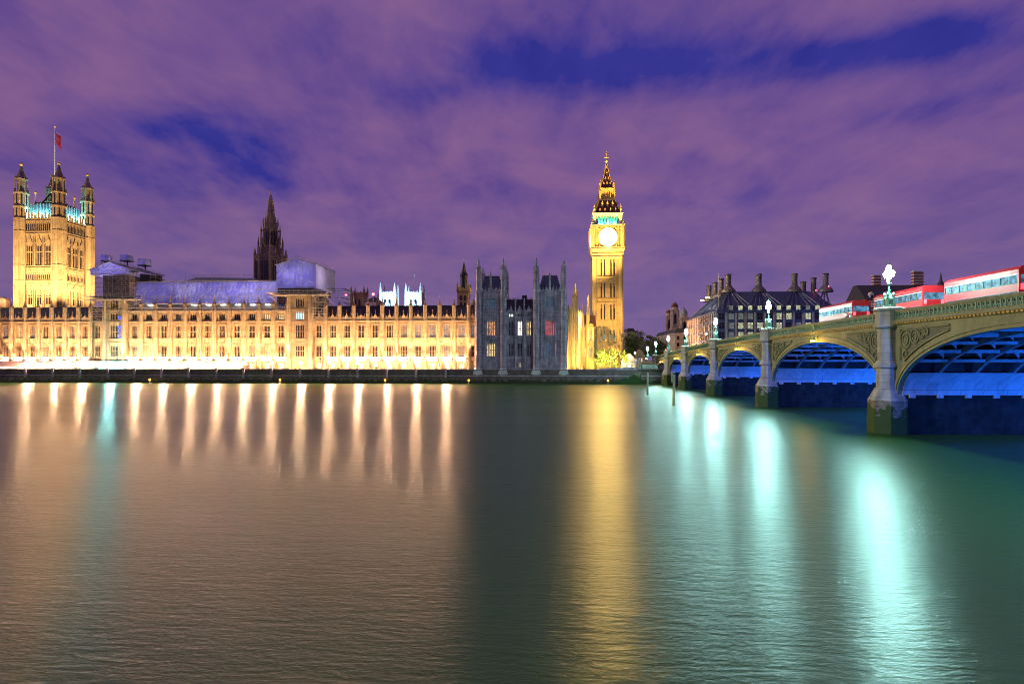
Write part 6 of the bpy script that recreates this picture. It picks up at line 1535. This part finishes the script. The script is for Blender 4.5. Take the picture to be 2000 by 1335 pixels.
    # corner flagstaff with lights
    b = MB(); px_ = at(1404, 600, Y0 + 3); b.tube((px_.x, Y0 + 3, ze), (px_.x, Y0 + 3, az(1404, 533, Y0 + 3)), .1, 5); b.build('flagstaff', 'steel_pipe', t)
    for px, py in ((1371.5, 587), (1381.5, 581)):
        p = at(px, py, 300); MB().box(p.x - .7, 299.7, p.z - .15, p.x + .7, 300.3, p.z + .25).build('roof_lamp', 'street_lamp_lens', t)
    for px, py in ((1618.5, 559), (1593.5, 567)):
        p = at(px, py, Y0 + 8.0); MB().ball(p, .2, 8, 5).build('warning_light', 'red_lamp', t)
    return x0
OX = office()
floodlight((OX - 13, 298, GZ), (OX, 300, 24), 200000, (1.0, .55, .25), 'street floodlight lighting the near face of the office block', 135, group='street floodlights')
# ------------------------------------------------------------------ domed stone buildings beyond
def domed(label, px, pw, dome, top, Y, mdome, fy=720, belt=()):
    x0, x1 = ax(px - pw / 2, Y), ax(px + pw / 2, Y); h = (x1 - x0) / 2; cx = (x0 + x1) / 2; cy = Y + h; Z = lambda py: az(px, py, Y)
    t = thing('domed_tower', (cx, cy, GZ), label, 'tower')
    b = MB(); b.sq(cx, cy, GZ, h * 1.25, Z(dome + 38), h * 1.25); b.sq(cx, cy, Z(dome + 38), h * 1.35, Z(dome + 36), h * 1.35); b.sq(cx, cy, Z(dome + 36), h, Z(dome), h); b.sq(cx, cy, Z(dome + 2), h * 1.2, Z(dome), h * 1.2)
    for k in range(4):
        b.xf = facexf(k, cx, cy, h)
        for u in (-.8, .8): b.fr(u * h, .2, Z(dome + 34), .35, Z(dome + 3), .3, 8)
        b.xf = None
    b.fr(cx, cy, Z(dome), h * .95, Z(dome - 5), h * .9, 12)
    b.build('wall', 'stone_pink', t)
    b = MB(); n = 6; zd0, zd1 = Z(dome - 5), Z(top + 5)
    b.lathe([(h * 1.02 * math.cos(i / n * math.pi / 2) + .12, zd0 + (zd1 - zd0) * math.sin(i / n * math.pi / 2)) for i in range(n + 1)], cx, cy, 12); b.build('dome', mdome, t)
    b = MB(); b.lathe([(h * .22, zd1 - .3), (h * .22, zd1 + .8), (h * .3, zd1 + .9), (.05, Z(top))], cx, cy, 8); b.build('cupola', 'stone_pink', t)
    for k in range(4):
        b = MB(); b.xf = facexf(k, cx, cy, h)
        b.ext(pointed(0, Z(dome + 28), Z(dome + 8), h * .7), .005, .08); b.build('opening', 'glass_dark', t)
    return t
domed('taller pink stone tower with red ribbed dome beyond the office block', 1319, 13, 604, 586, 420, 'slate_red')
domed('smaller pink stone tower with red dome just left of the taller domed tower', 1307, 10, 616, 600, 440, 'slate_red')
domed('pale stone tower with round grey lead dome beside the office block', 1337, 14, 620, 597, 390, 'lead')
def stone_block(label, p0, p1, py, Y, dep, rows, m='stone_pink', roof='slate'):
    x0, x1 = ax(p0, Y), ax(p1, Y); zt = az(p0, py, Y); t = thing('stone_building', ((x0 + x1) / 2, Y, GZ), label, 'building')
    b = MB(); b.box(x0, Y, GZ, x1, Y + dep, zt); b.box(x0 - .4, Y - .4, zt - .8, x1 + .4, Y + dep, zt + .01); b.build('wall', m, t)
    b = MB(); b.ext([(x0, zt + .02), (x1, zt + .02), (x1 - 1, zt + 2.4), (x0 + 1, zt + 2.4)], Y + .5, Y + dep); b.build('roof', roof, t)
    n = max(2, int((x1 - x0) / 3.2))
    for i in range(n):
        for r in range(rows): x = x0 + (x1 - x0) * (i + .5) / n; z = zt - 3.6 * (r + 1); b = MB(); b.box(x - .6, Y - .06, z, x + .6, Y + .05, z + 2); b.build('window', 'glass_dark', t)
    nj = max(2, int(dep / 4))
    for j in range(nj):
        for r in range(rows): y = Y + dep * (j + .5) / nj; z = zt - 3.6 * (r + 1); b = MB(); b.box(x0 - .06, y - .7, z, x0 + .05, y + .7, z + 2.1); b.build('window', 'glow_dim', t)
stone_block('pink stone building with small windows below the domed towers', 1318, 1344, 650, 345, 60, 5)
stone_block('lower pink stone annex left of the domed towers', 1297, 1314, 662, 450, 30, 4)
stone_block('pale stone building with dark roof just right of the clock tower', 1224, 1241, 648, 420, 30, 5)
# brick buildings with striped chimneys at right
def brick_house(label, p0, p1, pe, pr, Y, chim):
    x0, x1 = ax(p0, Y), ax(p1, Y); ze, zr = az((p0 + p1) / 2, pe, Y), az((p0 + p1) / 2, pr, Y + 8)
    t = thing('brick_house', ((x0 + x1) / 2, Y, GZ), label, 'brick building')
    b = MB(); b.box(x0, Y, GZ, x1, Y + 22, ze); b.build('wall', 'brick_red', t)
    b = MB()
    for k in range(6): b.box(x0 - .08, Y - .08, ze - 1 - k * 2.2, x1 + .08, Y + 22, ze - .6 - k * 2.2)
    b.build('stone_bands', 'stone_pale', t)
    b = MB(); b.ext([(Y - .3, ze), (Y + 9, zr), (Y + 13, zr), (Y + 22, ze)], x0, x1, 'yz'); b.build('roof', 'slate', t)
    n = int((x1 - x0) / 6)
    for i in range(n):
        x = x0 + (x1 - x0) * (i + .5) / n; b = MB(); b.box(x - 1, Y + .6, ze + .1, x + 1, Y + 4, ze + 2.4); b.ext([(x - 1.2, ze + 2.4), (x + 1.2, ze + 2.4), (x, ze + 3.8)], Y + .5, Y + 4); d = b.build('dormer', 'stone_pale', t)
        b = MB(); b.box(x - .6, Y + .5, ze + .5, x + .6, Y + .58, ze + 2.1); b.build('dormer_window', 'glass_dark', d)
        b = MB(); b.box(x - .8, Y - .1, ze - 4, x + .8, Y - .02, ze - 1.4); b.build('window', 'office_dim', t)
    for (c0, c1, ct) in chim:
        yc = Y + 10; xa_, xb_ = ax(c0, yc), ax(c1, yc); zt = az(c0, ct, yc); b = MB(); b.box(xa_, yc - 1.3, zr - 4, xb_, yc + 1.3, zt); ch = b.build('chimney', 'brick_red', t)
        b = MB(); z = zr - 1
        while z < zt - .3: b.box(xa_ - .05, yc - 1.35, z, xb_ + .05, yc + 1.35, z + .5); z += 1.5
        b.box(xa_ - .25, yc - 1.5, zt - .3, xb_ + .25, yc + 1.5, zt + .1); b.build('chimney_bands', 'stone_pale', ch)
    return t
brick_house('red brick building with striped chimneys right of the nearest lamp post', 1690, 1835, 584, 556, 330, ((1704, 1718, 538), (1782, 1801, 530)))
brick_house('second red brick building with striped chimneys at the right edge behind the buses', 1850, 2080, 592, 568, 320, ((1892, 1911, 548), (1978, 2000, 530)))
for px, py, Y, lab in ((1837.5, 531, 330, 'slender dark turret spire between the two red brick buildings'), (1933, 543, 318, 'pale turret with dark spire before the right brick building')):
    p = at(px, py, Y); t = thing('corner_turret_tower', (p.x, Y, GZ), lab, 'turret', 'turrets by the brick buildings')
    MB().lathe([(2.6, GZ), (2.6, p.z - 9)], p.x, Y, 12).build('wall', 'stone_pink', t)
    MB().lathe([(2.9, p.z - 9), (1.9, p.z - 6.5), (.7, p.z - 4.5), (.5, p.z - 3), (.08, p.z)], p.x, Y, 12).build('spire', 'slate', t)
# ------------------------------------------------------------------ far bank right of the clock tower
tree('bush', 'round bush lit bright yellow green at the foot of the clock tower', ax(1193, 262), 262, GZ, 9.2, (6.0, 4.6, 4.3), 2600, .34, 'leaf_bright', 11, cat='bush')
floodlight((ax(1173, 256), 253.5, GZ), (ax(1184, 262), 262, 9), 42000, (.85, 1, .26), 'floodlight in front of the round bush', 95, group='floodlights at the foot of the clock tower')
for i, (px, Y, h, r, m, lab) in enumerate(((1228, 330, 17, 5.5, 'leaf', 'dark brown lit tree hard against the right side of the clock tower'), (1243, 380, 20, 9, 'leaf', 'dark broad tree between the clock tower and the domed buildings'), (1262, 370, 17, 8, 'leaf', 'dark tree left of the bridge end lamp posts'), (1285, 390, 19, 9, 'leaf', 'dark tree behind the far bridge lamp posts'), (1226, 300, 9.5, 3.6, 'leaf_bright', 'small yellow lit tree right of the clock tower foot'), (1302, 370, 15, 7, 'leaf', 'dark tree below the domed towers'))):
    tree('tree', lab, ax(px, Y), Y, GZ, h, (r, r, h * .38), 1500, .55, m, 20 + i, 'trees on the far bank')
def kiosk():
    x, Y = ax(1229, 262), 262; t = thing('kiosk', (x, Y, GZ), 'small pink lit kiosk with gabled roof right of the clock tower', 'kiosk')
    MB().box(x - 3, Y, GZ, x + 3, Y + 5, GZ + 3.6).build('wall', 'stone_pink', t)
    MB().ext([(x - 3.4, GZ + 3.6), (x + 3.4, GZ + 3.6), (x, GZ + 6.8)], Y - .4, Y + 5).build('roof', 'canvas_pink', t)
    MB().box(x - 2.4, Y - .08, GZ + .9, x + 2.4, Y - .01, GZ + 2.7).build('lit_counter', 'glow_warm', t)
    MB().box(x - 2.5, Y - .5, GZ + 2.75, x + 2.5, Y - .01, GZ + 2.9).build('awning', 'white_frame', t)
kiosk()
def monument():
    x, Y = ax(1250, 275), 275; t = thing('gateway', (x, Y, GZ), 'small pale domed gateway lit amber near the bridge end', 'gateway')
    MB().box(x - 2, Y, GZ, x - 1, Y + 3, GZ + 5).box(x + 1, Y, GZ, x + 2, Y + 3, GZ + 5).box(x - 2.2, Y - .2, GZ + 5.0, x + 2.2, Y + 3.2, GZ + 6.2).build('wall', 'stone_gold', t)
    MB().lathe([(1.9, GZ + 6.2), (1.7, GZ + 7.2), (.9, GZ + 8.2), (.1, GZ + 8.8)], x, Y + 1.5, 12).build('dome', 'stone_gold', t)
    lamp('POINT', 'gate_lamp', t, (x, Y + 1.2, GZ + 4), 700, (1, .6, .2), radius=.2)
monument()
for i, (px, py, Y, lab) in enumerate(((1240, 689, 255, 'white street lamp right of the pink kiosk'), (1229.5, 714.5, 240, 'low white bollard lamp before the pink kiosk'), (1263, 700, 262, 'small white street lamp left of the bridge end'), (1379.5, 652, 262, 'white street lamp before the office block side'))):
    p = at(px, py, Y); t = thing('street_lamp', (p.x, Y, GZ), lab, 'street lamp', 'street lamps on the far bank')
    MB().lathe([(.16, GZ), (.12, GZ + .6), (.06, p.z - .3)], p.x, Y, 8).build('post', 'iron_black', t)
    MB().ball(p, .3, 8, 6).build('globe', 'street_lamp_lens', t)
    MB().lathe([(.2, p.z + .28), (.03, p.z + .5)], p.x, Y, 8).build('cap', 'iron_black', t)
# traffic signals on the bridge end
p = at(1300, 687, 222); t = thing('traffic_signal', (p.x, p.y, 8), 'traffic signal showing red and green blue lights at the bridge end', 'traffic signal')
MB().tube((p.x, p.y, zpar(222) - 1.1), (p.x, p.y, p.z + 1), .07).box(p.x - .2, p.y - .15, p.z - .5, p.x + .2, p.y + .15, p.z + 1.0).build('post', 'iron_black', t)
MB().ball((p.x, p.y - .17, p.z + .7), .16).build('red_light', 'red_lamp', t); MB().ball((p.x, p.y - .17, p.z - .2), .18).build('green_light', 'tlight_green', t)
# river stairs and balustrade near the bridge
def stairs():
    Y = 214.6; xa_, xb_ = ax(1196, Y), ax(1252, Y); t = thing('river_stairs', (xa_, Y, 0), 'mossy stone river stairs sloping down the wall before the clock tower', 'stairs')
    b = MB(); n = 14
    for i in range(n):
        x0 = xa_ + (xb_ - xa_) * i / n; b.box(x0, Y - .2, -1, xa_ + (xb_ - xa_) * (i + 1) / n, 215.16, .4 + 3.6 * (i + 1) / n)
    b.build('steps', 'granite_tide', t)
    b = MB(); b.ext([(xa_ - 4, 4.985), (xb_, 4.985), (xb_, 5.6), (xa_ - 4, 5.3)], 216.0, 216.5); b.build('parapet', 'stone_purple_lit', t)
    b = MB(); b.box(xb_ + .4, 214.9, 4.99, xb_ + 5.5, 217.0, 6.3); b.box(xb_ + .1, 214.7, 6.3, xb_ + 5.8, 217.2, 6.6); b.build('landing_balustrade', 'granite', t)
    b = MB(); b.lathe([(.7, 4.99), (.7, 6.4), (.45, 6.6), (.4, 7.6), (.55, 7.7), (.3, 8.3), (.05, 8.8)], xb_ - .3, 215.9, 8); b.build('newel_post', 'granite', t)
stairs()
def bank_abutment():
    t = thing('bridge_abutment', (BX0, 229, 0), 'stone abutment wall where the bridge meets the far bank', 'abutment')
    b = MB(); b.box(BX0 - .2, 230.7, -1, BX1 + .2, 262, zpar(245) - 1.9); b.box(BX0 + .1, 217.2, -1.0, BX1 + 200, 217.9, 4.9); b.build('wall', 'granite_tide', t)
    b = MB(); b.box(BX0 - .3, 231, zpar(245) - 1.9, BX0 + .5, 262, zpar(262) - .1); b.build('parapet', 'granite', t)
bank_abutment()
b = MB(); n = 12
vs = []
for i in range(n + 1): y = 236 + i * 10; z = max(zpar(y) - 1.2, GZ + .02); vs += [(BX0 + .5, y, z), (BX1 - .5, y, z)]
b.add(vs, [(2 * i, 2 * i + 1, 2 * i + 3, 2 * i + 2) for i in range(n)]); tag(b.build('road', 'asphalt'), kind='structure')
